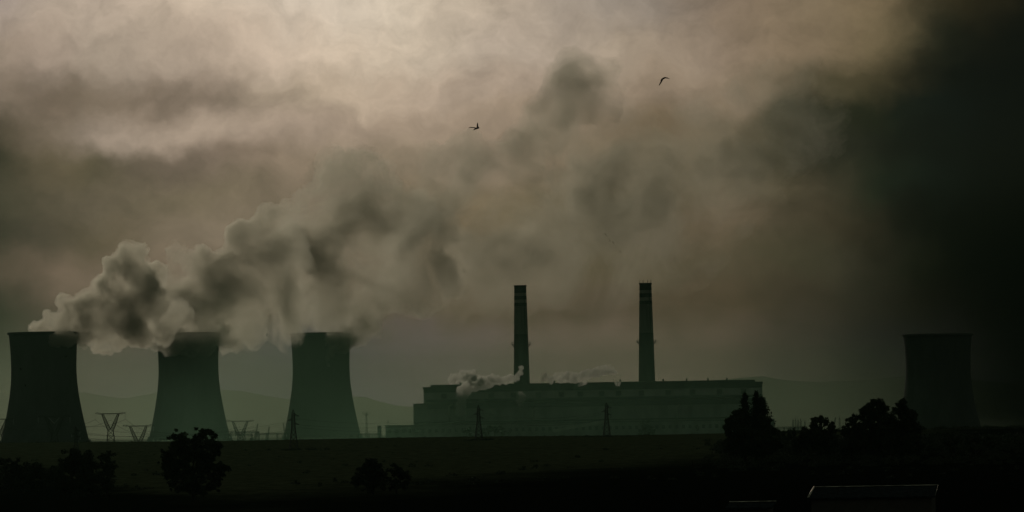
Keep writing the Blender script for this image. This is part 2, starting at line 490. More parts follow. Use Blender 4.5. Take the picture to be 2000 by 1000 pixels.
def cat_pylon(px, row_top, wpx, D, label, rz=0.0):
    """wide Y-headed pylon"""
    mpp = D * K
    b = base_at(px, D)
    top = P(px, row_top, D)
    W = wpx * mpp           # crossbeam length
    H = top.z - b.z
    zc = H - .03 * W * 2
    root = tag(empty('transmission_tower', b, rz), label, 'pylon', 'wide headed transmission towers at the switchyard')
    bw = .36
    m = MB()
    zw = zc - .55 * W       # waist
    if zw < 3: zw = 3
    lattice(m, (0, 0, -.5), W * .36, (0, 0, zw), W * .17, 5, bw)
    m.build('body', M['steel'], root)
    hw = W * .29
    for sx in (-1, 1):
        m = MB()
        # each arm of the Y: outer and inner chords, laced
        prev = None
        for i in range(9):
            t = i / 8
            xo = W * .085 + (hw - W * .085) * (t ** .85)
            xi = W * .0 + (hw - W * .06) * t if t > .0 else 0
            z = zw + (zc - zw) * t
            o_ = [Vector((sx * xo, sy * W * (.085 - .05 * t), z)) for sy in (-1, 1)]
            i_ = [Vector((sx * max(xi, 0), sy * W * (.085 - .05 * t), z + (W * .05 if t < 1 else 0) * (1 - t))) for sy in (-1, 1)]
            if prev:
                for k in (0, 1):
                    m.bar(prev[0][k], o_[k], bw); m.bar(prev[1][k], i_[k], bw * .8)
                    m.bar(prev[0][k], i_[k], bw * .5); m.bar(prev[1][k], o_[k], bw * .5)
            m.bar(o_[0], o_[1], bw * .6); m.bar(i_[0], i_[1], bw * .6); m.bar(o_[0], i_[0], bw * .5); m.bar(o_[1], i_[1], bw * .5)
            prev = (o_, i_)
        m.build('head_arm', M['steel'], root)
    m = MB()
    # crossbeam: truss with raised tips
    n = 14; pv = None
    for i in range(n + 1):
        x = -W / 2 + W * i / n
        inside = abs(x) < hw
        zt = zc + W * .045 if not inside else zc + W * .02
        zb = zc if inside else zc - W * .01 * 0
        if not inside:
            f = (abs(x) - hw) / (W / 2 - hw)
            zb = zc - W * .02 + W * .02 * f * 2
            zt = zc + W * .02 + W * .05 * f - (W * .04 if i in (0, n) else 0)
        q = (Vector((x, -.7, zb)), Vector((x, .7, zb)), Vector((x, 0, zt)))
        if pv:
            for k in range(3): m.bar(pv[k], q[k], bw * .8)
            m.bar(pv[0], q[2], bw * .45); m.bar(pv[2], q[0], bw * .45)
        pv = q
    m.build('crossbeam', M['steel'], root)
    tips = []
    for x in (-W / 2, W / 2):
        q = MB().bar((x, 0, zc), (x, 0, zc - W * .18), .22); q.build('insulator', M['insul'], root); tips.append(Vector((x, 0, zc - W * .18)))
    q = MB().bar((-hw * .62, 0, zc), (0, 0, zc - W * .2), .24).bar((hw * .62, 0, zc), (0, 0, zc - W * .2), .24)
    q.build('insulator', M['insul'], root); tips.append(Vector((0, 0, zc - W * .2)))
    Mx = Matrix.Translation(b) @ Matrix.Rotation(rz, 4, 'Z')
    return root, [Mx @ t for t in tips], b

CP = {}
CP[1] = cat_pylon(216, 805, 59, 3700, 'wide headed transmission tower standing clear between the first two cooling towers')
CP[2] = cat_pylon(270, 829, 60, 3850, 'lower wide headed transmission tower just left of the steam wrapped cooling tower')
CP[3] = cat_pylon(469, 820, 54, 4000, 'wide headed transmission tower right beside the steam wrapped cooling tower, over the switchyard')
CP[4] = cat_pylon(106, 811, 62, 3560, 'faint wide headed transmission tower in front of the darkest cooling tower')
CP[5] = cat_pylon(-2, 816, 56, 3560, 'wide headed transmission tower cut by the frame at the far left')

def wires(name, spans, sag, r, label):
    m = MB()
    for a, b in spans:
        pts = []
        for i in range(13):
            t = i / 12
            p = Vector(a).lerp(Vector(b), t); p.z -= sag * 4 * t * (1 - t)
            pts.append(p)
        m.tube(pts, r, 4)
    o = m.build(name, M['wire'], origin=tuple(spans[0][0]))
    tag(o, label, 'power line', 'power lines over the switchyard')
wires('power_line', list(zip(CP[5][1], CP[4][1])), 5, .11, 'sagging conductors across the foot of the darkest cooling tower')
wires('power_line', list(zip(CP[4][1], CP[1][1])), 5, .11, 'sagging conductors running left from the clear standing transmission tower')
wires('power_line', list(zip(CP[1][1], CP[2][1])), 3, .11, 'short conductors joining the two transmission towers between the first cooling towers')
wires('power_line', list(zip(CP[2][1], CP[3][1])), 5, .11, 'conductors passing before the steam wrapped cooling tower')
def mt(mp, k):
    root, b, s, rz = mp
    sx, z = ((1, 18.6), (-1, 16.2), (1, 14.0))[k]
    return Matrix.Translation(b) @ Matrix.Rotation(rz, 4, 'Z') @ Vector((sx * 3.2 * s, 0, z * s - 1.6))
for (i, j), lab in zip(((0, 1), (1, 2)), ('thin conductors between the slim pylons either side of the low turbine hall', 'thin conductors before the power house wall under the chimneys')):
    wires('power_line', [(mt(MP[i], k), mt(MP[j], k)) for k in range(3)], 4, .035, lab)
wires('power_line', [(mt(MP[3], k), mt(MP[0], k)) for k in range(3)], 4, .035, 'thin conductors running behind the big gum tree')
# low feeder lines at the foot of the first gap
fe = []
for (r0, r1) in ((842, 853), (853, 858), (858, 860), (846, 850)):
    fe.append((P(150, r0, 3900), P(300, r1, 4000)))
wires('power_line', fe, 2, .1, 'low slack feeder wires near the ground between the first two cooling towers')

# ------------------------------------------------------------------ switchyard
def gantry(px0, px1, row, D, label, posts=3):
    b = base_at(px0, D); e = base_at(px1, D)
    z = P(px0, row, D).z - b.z
    L = e.x - b.x
    root = tag(empty('switchyard_gantry', b), label, 'gantry', 'gantries of the switchyard')
    m = MB(); n = max(6, int(L / 2.5)); pv = None
    for i in range(n + 1):
        x = L * i / n
        q = (Vector((x, 0, z)), Vector((x, 0, z - 1.5)), Vector((x, 1.2, z - .7)))
        if pv:
            for k in range(3): m.bar(pv[k], q[k], .34)
            m.bar(pv[0], q[1], .2); m.bar(pv[1], q[2], .2)
        pv = q
    m.build('beam', M['steel'], root)
    for k in range(posts):
        x = L * k / (posts - 1)
        m = MB(); lattice(m, (x, .5, -.3), 2.0, (x, .5, z), 1.0, 6, .3)
        m.build('post', M['steel'], root)
    for k in range(posts * 3):
        x = L * (k + .5) / (posts * 3)
        MB().lathe([(.1, z - 3.8), (.35, z - 3.7), (.35, z - 1.6), (.1, z - 1.5)], 8, c=(x, .4, 0), closed=True).build('insulator', M['insul'], root)
gantry(450, 505, 843, 4080, 'switchyard gantry under the right-hand wide transmission tower')
gantry(500, 562, 846, 4150, 'switchyard gantry just left of the clear-rimmed cooling tower', 4)
gantry(446, 492, 848, 4030, 'lowest switchyard gantry, close to the field edge', 3)
gantry(700, 740, 847, 4250, 'small gantry between the clear-rimmed cooling tower and the switch room', 3)
gantry(1518, 1572, 834, 4100, 'long low conveyor gantry right of the power house', 5)

def lean_mast(px0, row0, px1, row1, D, w, label):
    b = base_at(px0, D)
    t = P(px1, row1, D) - b
    root = tag(empty('lattice_boom', b), label, 'crane', 'booms and masts in the switchyard')
    m = MB(); lattice(m, (0, 0, -.5), w, (t.x, 0, t.z), w * .25, 9, .3); m.build('boom', M['steel'], root)
    m = MB().bar((t.x, 0, t.z), (-t.x * .4, 0, t.z * .45), .18)
    m.box((0, 0, t.z * .22), (3.2, 3, t.z * .44)); m.build('cab', M['clad_dark'], root)
    return root
lean_mast(491, 855, 504, 827, 4150, 2.2, 'boom leaning right over the switchyard gantries')
lean_mast(520, 855, 526, 833, 4150, 1.8, 'shorter boom in the middle of the switchyard')
lean_mast(560, 855, 553, 826, 4150, 2.0, 'boom leaning left against the clear-rimmed cooling tower')
lean_mast(1622, 850, 1632, 815, 4100, 1.6, 'boom between the round trees right of the power house')

def plain_mast(px, row_top, D, label, head):
    b = base_at(px, D); h = P(px, row_top, D).z - b.z
    root = tag(empty('communications_mast', b), label, 'mast', 'thin masts near the power house')
    m = MB(); lattice(m, (0, 0, -.3), 1.9, (0, 0, h * .93), 1.1, 14, .24); m.bar((0, 0, h * .9), (0, 0, h), .3); m.build('mast', M['steel'], root)
    if head:
        m = MB()
        for x in (-3.2, -1.5, 1.5, 3.2):
            m.bar((0, 0, h * .88), (x, 0, h * .92), .25); m.bar((x, 0, h * .92), (x * 1.05, 0, h * (.99 if abs(x) > 2 else .97)), .35)
        m.build('antenna', M['steel'], root)
plain_mast(716, 803, 4100, 'thin mast with forked antennas right of the clear-rimmed cooling tower', True)
plain_mast(1640, 812, 4050, 'thin bare mast between the round trees', False)
for px, r, w in ((1549, 817, 'first'), (1554, 816, 'second'), (1559, 817, 'third'), (1564, 816, 'fourth')):
    plain_mast(px, r, 4100, w + ' of four bare masts in a close row right of the power house', False)
plain_mast(1572, 820, 4100, 'bare mast just right of the close row of four', False)

# ------------------------------------------------------------------ trees
def leaf_mesh(name, centers, sizes, m, parent):
    """many small leaf quads"""
    n = len(centers)
    C = np.asarray(centers); s = np.asarray(sizes)[:, None]
    d1 = RNG.normal(size=(n, 3)); d1 /= np.linalg.norm(d1, axis=1)[:, None]
    d2 = RNG.normal(size=(n, 3)); d2 -= (d1 * d2).sum(1)[:, None] * d1; d2 /= np.linalg.norm(d2, axis=1)[:, None]
    a = d1 * s; b = d2 * s * .55
    V = np.stack([C - a, C - b * .9 + a * .1, C + a, C + b], 1).reshape(-1, 3)
    me = bpy.data.meshes.new(name)
    me.vertices.add(4 * n); me.vertices.foreach_set('co', V.ravel().astype(np.float32))
    me.loops.add(4 * n); me.loops.foreach_set('vertex_index', np.arange(4 * n, dtype=np.int32))
    me.polygons.add(n); me.polygons.foreach_set('loop_start', np.arange(0, 4 * n, 4, dtype=np.int32))
    me.polygons.foreach_set('loop_total', np.full(n, 4, dtype=np.int32))
    me.update(); me.validate()
    me.materials.append(m)
    return link(bpy.data.objects.new(name, me), parent)

def limb(m, a, b, r0, r1, wob, seed):
    pts = []; rad = []
    a, b = Vector(a), Vector(b)
    L = (b - a).length
    for i in range(6):
        t = i / 5
        p = a.lerp(b, t)
        if 0 < i < 5:
            p += wob * L * Vector((mnoise.noise(Vector((t * 3, seed, 0))), mnoise.noise(Vector((t * 3, seed, 5))), 0))
        pts.append(p); rad.append(r0 + (r1 - r0) * t)
    m.tube(pts, rad, 7)

def broad_tree(px, D, lobes, leaf, n_per, label, group, name='tree', mt_=None, lump=.33, cat='tree'):
    """lobes: (px, row, rx_px, rz_px) ellipses in the picture plane giving the crown's masses"""
    mpp = D * K
    b = base_at(px, D)
    root = tag(empty(name, b), label, cat, group)
    cs = []; ss = []; tr = MB()
    top = 0
    forks = []
    for li, (lx, lr, rx, rz) in enumerate(lobes):
        c = P(lx, lr, D) - b
        c = Vector((c.x, RNG.uniform(-.25, .25) * rx * mpp, c.z))
        R = Vector((rx * mpp, rx * mpp * .9, rz * mpp))
        nl = max(8, int(14 * (rx * rz) / 400 + 8))
        # twig lumps over the lobe's surface and inside
        for k in range(nl):
            v = RNG.normal(size=3); v /= np.linalg.norm(v)
            rr = RNG.uniform(.05, .88) ** .6
            q = np.array([c.x + v[0] * R.x * rr, c.y + v[1] * R.y * rr, c.z + v[2] * R.z * rr])
            lr_ = lump * min(R.x, R.z) * RNG.uniform(.55, 1.25)
            m_ = int(2.0 * n_per * (lr_ / (leaf * 3)) ** 2 * RNG.uniform(.6, 1.3)) + 12
            u = RNG.normal(size=(m_, 3)); u /= np.linalg.norm(u, axis=1)[:, None]
            rad = lr_ * (RNG.uniform(0, 1, (m_, 1)) ** .45)
            pts = q + u * rad * np.array([1.1, 1.1, .85])
            cs.append(pts); ss.append(RNG.uniform(.6, 1.25, m_) * leaf)
            if k % 3 == 0: forks.append((Vector(c), Vector(q)))
        top = max(top, c.z)
        tr_r = max(.12, rx * mpp * .05)
        limb(tr, (0, 0, max(.6, (b.z * 0) + c.z * .35)), c, tr_r * 1.1, tr_r * .5, .12, li * 3.1)
    for i, (a, q) in enumerate(forks): limb(tr, a, q, .12, .05, .1, i * 1.7)
    r0 = max(.25, top * .035)
    limb(tr, (0, 0, -.3), (0, 0, top * .5), r0, r0 * .65, .05, 9.1)
    tr.build('trunk', M['bark'], root, True)
    leaf_mesh('crown', np.concatenate(cs), np.concatenate(ss), mt_ or M['leaf'], root)
    return root

def conifer(px, D, row_top, row_base, wpx, leaf, n, label, group, power=.8, seed=0):
    mpp = D * K
    b = base_at(px, D)
    H = P(px, row_top, D).z - b.z
    root = tag(empty('conifer', b), label, 'tree', group)
    R = wpx * mpp / 2
    cs = []; ss = []; tr = MB()
    limb(tr, (0, 0, -.3), (0, 0, H * .97), H * .028, .06, .01, seed)
    nb = 110
    for k in range(nb):
        t = (k + RNG.uniform(0, 1)) / nb              # 0 bottom 1 top
        z = H * (.06 + .93 * t)
        r = R * (1 - t) ** power * RNG.uniform(.72, 1.12)
        a = RNG.uniform(0, 2 * math.pi)
        d = np.array([math.cos(a), math.sin(a), 0])
        m_ = int(n / nb * (.35 + 1.3 * (1 - t)))
        s = RNG.uniform(0, 1, (m_, 1)) ** .7
        pts = np.array([0, 0, z]) + d * r * s + np.array([0, 0, 1]) * (s ** 1.4) * r * .35
        pts = pts + RNG.normal(size=(m_, 3)) * (leaf * .8 + r * .09)
        cs.append(pts); ss.append(RNG.uniform(.6, 1.2, m_) * leaf)
        if k % 2 == 0: tr.bar((0, 0, z), (d[0] * r * .85, d[1] * r * .85, z + r * .3), .12, 0, .04)
    tip = np.array([0, 0, H]) + RNG.normal(size=(40, 3)) * np.array([.12, .12, .5]) * leaf * 2 - np.array([0, 0, leaf])
    cs.append(tip); ss.append(np.full(40, leaf * .6))
    tr.build('trunk', M['bark'], root, True)
    leaf_mesh('crown', np.concatenate(cs), np.concatenate(ss), M['leafdark'], root)
    return root

GN = 'trees in the dark foreground'
# big gum tree
broad_tree(376, 760, [(352, 858, 26, 20), (395, 850, 32, 16), (380, 880, 45, 26), (420, 872, 18, 24), (332, 890, 20, 20), (345, 915, 30, 22),
                      (400, 912, 32, 24), (432, 912, 20, 16), (322, 906, 16, 12), (375, 940, 46, 20), (380, 956, 40, 14), (350, 952, 24, 14), (410, 952, 24, 14), (425, 935, 16, 14), (400, 845, 16, 12), (330, 930, 12, 12)],
           .26, 34, 'big spreading gum tree, sky gaps in its crown, before the steam wrapped cooling tower', GN, 'gum_tree', lump=.34)
broad_tree(150, 800, [(140, 893, 26, 18), (160, 900, 30, 22), (130, 915, 26, 22), (170, 925, 36, 26), (135, 945, 36, 22), (165, 950, 34, 18)], .3, 30,
           'wide black tree under the black slim pylon', GN, 'gum_tree', lump=.34)
broad_tree(207, 820, [(207, 895, 20, 16), (212, 915, 17, 20), (200, 930, 24, 18), (203, 950, 26, 18)], .3, 30,
           'narrower black tree joined to the right flank of the wide black tree', GN, 'gum_tree', lump=.34)
broad_tree(45, 900, [(20, 908, 40, 14), (75, 914, 36, 14), (40, 928, 60, 20), (98, 928, 30, 16), (40, 944, 70, 18)], .32, 30,
           'low black bush mass at the left border of the picture', GN, 'bush', lump=.34, cat='bush')
broad_tree(727, 800, [(727, 908, 24, 17), (712, 922, 22, 18), (740, 925, 26, 20), (728, 944, 40, 18), (700, 938, 16, 16)], .28, 32,
           'round leafy bush left of its smaller twin, on the open field', GN, 'bush', lump=.34, cat='bush')
broad_tree(772, 800, [(768, 918, 18, 14), (784, 928, 20, 16), (775, 944, 32, 18)], .28, 32,
           'smaller bush touching the round leafy bush on the open field', GN, 'bush', lump=.34, cat='bush')
GR = 'trees before the power house end and the lone tower'
conifer(1455, 1400, 768, 900, 52, .42, 5200, 'pointed conifer with the left of the two sharp tops', GR, .72, 1)
conifer(1477, 1390, 765, 900, 50, .42, 5200, 'pointed conifer with the tallest sharp top', GR, .72, 2)
conifer(1489, 1420, 777, 900, 56, .42, 5600, 'blunter conifer on the right flank of the two sharp tops', GR, .5, 3)
broad_tree(1436, 1380, [(1440, 812, 20, 16), (1432, 830, 22, 20), (1450, 845, 34, 22), (1440, 870, 36, 24)], .45, 48, 'rounded tree hugging the left side of the sharp-topped conifers', GR, 'gum_tree', lump=.34)
broad_tree(1500, 1370, [(1496, 822, 16, 18), (1505, 845, 18, 18), (1490, 860, 34, 24), (1510, 870, 20, 18)], .45, 48, 'rounded tree hugging the right side of the sharp-topped conifers', GR, 'gum_tree', lump=.34)
for px, r, lab in ((1521, 840, 'tiny spiky conifer nearest the big conifers'), (1530, 842, 'tiny spiky conifer in the middle of the low row'), (1541, 838, 'tallest tiny spiky conifer of the low row'), (1551, 836, 'tiny spiky conifer under the row of bare masts')):
    conifer(px, 1900, r, 860, 14, .4, 700, lab, 'tiny conifers in a low row', .8, px)
broad_tree(1603, 1350, [(1605, 824, 24, 14), (1585, 838, 22, 14), (1622, 838, 16, 14), (1600, 846, 44, 20), (1570, 858, 26, 18), (1600, 870, 52, 22)], .45, 48,
           'dome shaped tree standing between the bare masts', GR, 'gum_tree', lump=.34)
broad_tree(1665, 1380, [(1664, 822, 17, 15), (1672, 842, 24, 20), (1656, 846, 16, 18), (1680, 834, 18, 16), (1668, 866, 34, 24)], .45, 48, 'lower round tree leaning on the tall domed tree from the left', GR, 'gum_tree', lump=.34)
broad_tree(1706, 1400, [(1705, 790, 22, 16), (1697, 802, 19, 15), (1718, 808, 22, 20), (1700, 812, 24, 18), (1705, 830, 36, 24), (1726, 836, 24, 20), (1705, 866, 44, 26)], .45, 48, 'tall domed tree left of the lone cooling tower', GR, 'gum_tree', lump=.34)
broad_tree(1765, 1370, [(1764, 788, 15, 14), (1757, 804, 18, 16), (1773, 808, 18, 20), (1750, 830, 30, 24), (1776, 832, 26, 26), (1742, 848, 26, 22), (1765, 866, 44, 26)], .45, 48, 'tall tree overlapping the left edge of the lone cooling tower', GR, 'gum_tree', lump=.34)
broad_tree(1862, 1300, [(1862, 856, 20, 12), (1862, 872, 24, 14)], .42, 22, 'low bush at the foot of the lone cooling tower', GR, 'bush', lump=.34, cat='bush')
broad_tree(1905, 1300, [(1908, 858, 24, 12), (1930, 866, 24, 14)], .42, 22, 'low wide bush right of the lone cooling tower foot', GR, 'bush', lump=.34, cat='bush')
# large hazy trees in front of the power house
GH = 'hazy trees against the power house wall'
broad_tree(1262, 4080, [(1262, 830, 16, 14), (1254, 840, 14, 12), (1270, 842, 14, 12)], .9, 22, 'round hazy tree against the wall below the second chimney', GH, 'gum_tree', lump=.34)
broad_tree(912, 4080, [(912, 842, 14, 9), (922, 845, 14, 9)], .9, 20, 'hazy tree left of the middle slim pylon', GH, 'gum_tree', lump=.34)
broad_tree(968, 4080, [(965, 838, 18, 11), (985, 842, 16, 10), (950, 845, 12, 9)], .9, 20, 'wide hazy tree right of the middle slim pylon', GH, 'gum_tree', lump=.34)
broad_tree(1362, 4080, [(1362, 834, 5, 8)], .8, 22, 'small hazy tree between the round one and the conifers', GH, 'gum_tree', lump=.5)

# scrub (nobody could count it): clumps over the near ground, at pylon feet and field edges
def scrub(name, spots, leaf, label):
    cs = []; ss = []
    for (x, y, r, h) in spots:
        m_ = int(max(10, 26 * r * h / (leaf * leaf * 9)))
        m_ = min(m_, 420)
        u = RNG.normal(size=(m_, 3)); u /= np.linalg.norm(u, axis=1)[:, None]
        rr = RNG.uniform(0, 1, (m_, 1)) ** .4
        p = u * rr * np.array([r, r, h]); p[:, 2] = np.abs(p[:, 2])
        p += np.array([x, y, gzf(x, y) - .1])
        cs.append(p); ss.append(RNG.uniform(.6, 1.3, m_) * leaf)
    o = leaf_mesh(name, np.concatenate(cs), np.concatenate(ss), M['leaf'], None)
    tag(o, label, 'scrub', kind='stuff')
sp = []
for (px, row, D, n, w) in ((573, 887, 2100, 26, 9), (935, 865, 2500, 22, 8), (1185, 855, 2660, 22, 12)):
    c = base_at(px, D)
    for k in range(n):
        sp.append((c.x + RNG.normal() * w, c.y + RNG.normal() * 6, RNG.uniform(.8, 2.2), RNG.uniform(.5, 1.3)))
scrub('scrub', sp, .35, 'dark scrub round the feet of the slim pylons')
sp = []
for k in range(420):
    D = RNG.uniform(900, 1900); px = RNG.uniform(-40, 2040)
    c = base_at(px, D)
    if px < 1350 and D > 1000 and RNG.uniform() < .8: continue
    sp.append((c.x, c.y, RNG.uniform(.5, 2.0), RNG.uniform(.3, 1.3)))
for k in range(300):
    px = RNG.uniform(1380, 2060); D = RNG.uniform(1150, 2200)
    c = base_at(px, D); sp.append((c.x, c.y, RNG.uniform(1.2, 3.5), RNG.uniform(.8, 2.6)))
for k in range(70):
    px = RNG.uniform(0, 1400); D = RNG.uniform(1900, 2950)
    c = base_at(px, D); sp.append((c.x, c.y, RNG.uniform(.6, 1.8), RNG.uniform(.2, .6)))
for k in range(260):
    px = RNG.uniform(-40, 1450); D = RNG.uniform(2820, 3020)
    c = base_at(px, D); sp.append((c.x, c.y, RNG.uniform(.6, 3.0), RNG.uniform(.15, .5) * (2.2 if RNG.uniform() < .12 else 1)))
scrub('undergrowth', sp, .3, 'low dark undergrowth scattered over the foreground')
sp = []
for k in range(260):
    px = RNG.uniform(1500, 2060); D = RNG.uniform(2700, 2950)
    c = base_at(px, D); sp.append((c.x, c.y, RNG.uniform(1.5, 4), RNG.uniform(.6, 2.2)))
scrub('hedgerow', sp, .6, 'far dark hedge line along the field edge')

sp = []
for k in range(900):
    px = RNG.uniform(1395, 2080); D = RNG.uniform(1650, 2000)
    c = base_at(px, D); f = min(1, (px - 1380) / 90)
    sp.append((c.x, c.y, RNG.uniform(2, 4.5), RNG.uniform(2.0, 5.2) * f))
scrub('thicket', sp, .7, 'black thicket closing the view below the trees before the lone cooling tower')
# ------------------------------------------------------------------ sheds at the bottom
def shed(px0, row0, px1, row1, D, depth, drop, label, pitch_left, sides=True, flash_w=.08):
    """monopitch shed: far top edge from (px0,row0) to (px1,row1) at distance D+depth"""
    a = P(px0, row0, D + depth); b = P(px1, row1, D + depth)
    z = a.z
    root = tag(empty('shed', (a.x, D, 0)), label, 'shed', 'sheds at the bottom of the frame')
    L = b.x - a.x
    x0 = pitch_left
    zf = z - drop
    # roof slab: near edge lower
    vs = [(x0, 0, zf), (L + x0, 0, zf), (L, depth, z), (0, depth, z)]
    vs2 = [(v[0], v[1], v[2] - .12) for v in vs]
    mesh_obj('roof', vs + vs2, [(0, 1, 2, 3), (4, 7, 6, 5), (0, 4, 5, 1), (1, 5, 6, 2), (2, 6, 7, 3), (3, 7, 4, 0)], M['corr'], root)
    m = MB()
    if sides: m.tube([(x0 - .02, -.02, zf + .06), (-.02, depth + .02, z + .06)], flash_w * 1.1, 16)
    m.tube([(-.02 + (L + .04) * k_ / 24, depth + .02, z + .05 + .012 * math.sin(k_ * 2.7)) for k_ in range(25)], flash_w * .55, 12)
    if sides: m.tube([(L + x0 + .02, -.02, zf + .06), (L + .02, depth + .02, z + .06)], flash_w * .12, 12)
    m.build('flashing', M['flash'], root, True)
    m = MB()
    w = .25
    vs = [(x0 + w, w, 0), (L + x0 - w, w, 0), (L - w, depth - w, 0), (w, depth - w, 0)]
    vt = [(x0 + w, w, zf - .14), (L + x0 - w, w, zf - .14), (L - w, depth - w, z - .14), (w, depth - w, z - .14)]
    m.add(vs + vt, [(0, 3, 2, 1), (0, 1, 5, 4), (1, 2, 6, 5), (2, 3, 7, 6), (3, 0, 4, 7), (4, 5, 6, 7)])
    m.build('wall', M['brick'], root)
    # vent pipe
    MB().tube([(L * .14, depth * .3, zf), (L * .14, depth * .3, z + .1)], .09, 10).build('vent_pipe', M['steel'], root)
shed(1591, 952.5, 1832, 954.5, 345, 9, .70, 'low shed with shining edges round its dark iron roof', -1.15)
shed(1425, 982, 1516, 982.5, 300, 3, .3, 'lower shed of which only a broken glinting ridge shows', -.5, sides=False, flash_w=.09)

# ------------------------------------------------------------------ birds
def bird(px, row, D, pts, edges, radii, label):
    """pts in photo pixels relative to (px,row) plus depth offset in metres"""
    mpp = D * K
    o3 = P(px, row, D)
    me = bpy.data.meshes.new('bird')
    me.from_pydata([tuple((RV * x + UV * (-y)) * mpp + Vector((0, d, 0))) for x, y, d in pts], edges, [])
    o = bpy.data.objects.new('bird', me); link(o); o.location = o3
    sk = o.modifiers.new('skin', 'SKIN'); sk.use_smooth_shade = True
    for v, r in zip(me.skin_vertices[0].data, radii):
        v.radius = (r * mpp, r * mpp * .8)
    me.skin_vertices[0].data[0].use_root = True
    ss = o.modifiers.new('sub', 'SUBSURF'); ss.levels = 2; ss.render_levels = 2
    dg = bpy.context.evaluated_depsgraph_get(); dg.update()
    nm = bpy.data.meshes.new_from_object(o.evaluated_get(dg))
    o.modifiers.clear(); o.data = nm; nm.materials.clear(); nm.materials.append(M['bird'])
    return tag(o, label, 'bird', 'birds in flight')
B1 = [(0, 0, 0), (3.2, -.8, 0), (5.4, -1.2, 0), (6.3, -.6, 0), (-3.4, 1.6, 0), (-5.6, 3.6, 0),
      (2.5, -4.5, .12), (2.6, -8.5, .3), (2.5, -12.5, .45), (-3, -1.2, -.1), (-8.5, -1.7, -.25), (-12.2, -1.2, -.35), (-15, .3, -.45)]
E1 = [(0, 1), (1, 2), (2, 3), (0, 4), (4, 5), (1, 6), (6, 7), (7, 8), (0, 9), (9, 10), (10, 11), (11, 12)]
bird(930, 251, 250, B1, E1, [2.3, 2.2, 1.6, .7, 1.2, .6, 1.7, 1.4, .5, 1.2, 1.1, .9, .5], 'bird with one wing straight up and one stretched left, near the centre of the sky')
B2 = [(0, 0, 0), (-2.6, 1.2, 0), (-4.6, 3.4, 0), (-5.8, 5, 0), (2.8, -1.2, 0), (5.2, -1.3, .1), (8.5, -1.0, .25), (12.4, .1, .4), (-4.2, 6, -.1), (-6.6, 10.5, -.3), (-9.4, 15.2, -.45)]
E2 = [(0, 1), (1, 2), (2, 3), (0, 4), (4, 5), (5, 6), (6, 7), (1, 8), (8, 9), (9, 10)]
bird(1296, 153, 250, B2, E2, [2.4, 2.0, 1.3, .6, 1.9, 1.4, 1.1, .5, 1.8, 1.4, .6], 'bird with drooping wings bent like a boomerang, high right of the centre')
def small(px, row, kx, ky, lab):
    q = [(0, 0, 0), (1.2 * kx, .6, 0), (-1.3 * kx, -.6, 0), (-.6 * kx, -1.8 * ky, .1), (-1.6 * kx, -3.6 * ky, .2), (2.0 * kx, -1.4 * ky, -.1), (3.8 * kx, -2.8 * ky, -.2)]
    bird(px, row, 420, q, [(0, 1), (0, 2), (0, 3), (3, 4), (0, 5), (5, 6)], [1.0, .5, .7, .7, .35, .7, .35], lab)
small(40, 722, 1, 1, 'small bird with wings in a V, in front of the darkest cooling tower')
small(128, 697, 1.2, .6, 'small gliding bird at the right side of the darkest cooling tower')
small(49, 754, .6, 1.1, 'lowest small bird, in front of the darkest cooling tower')

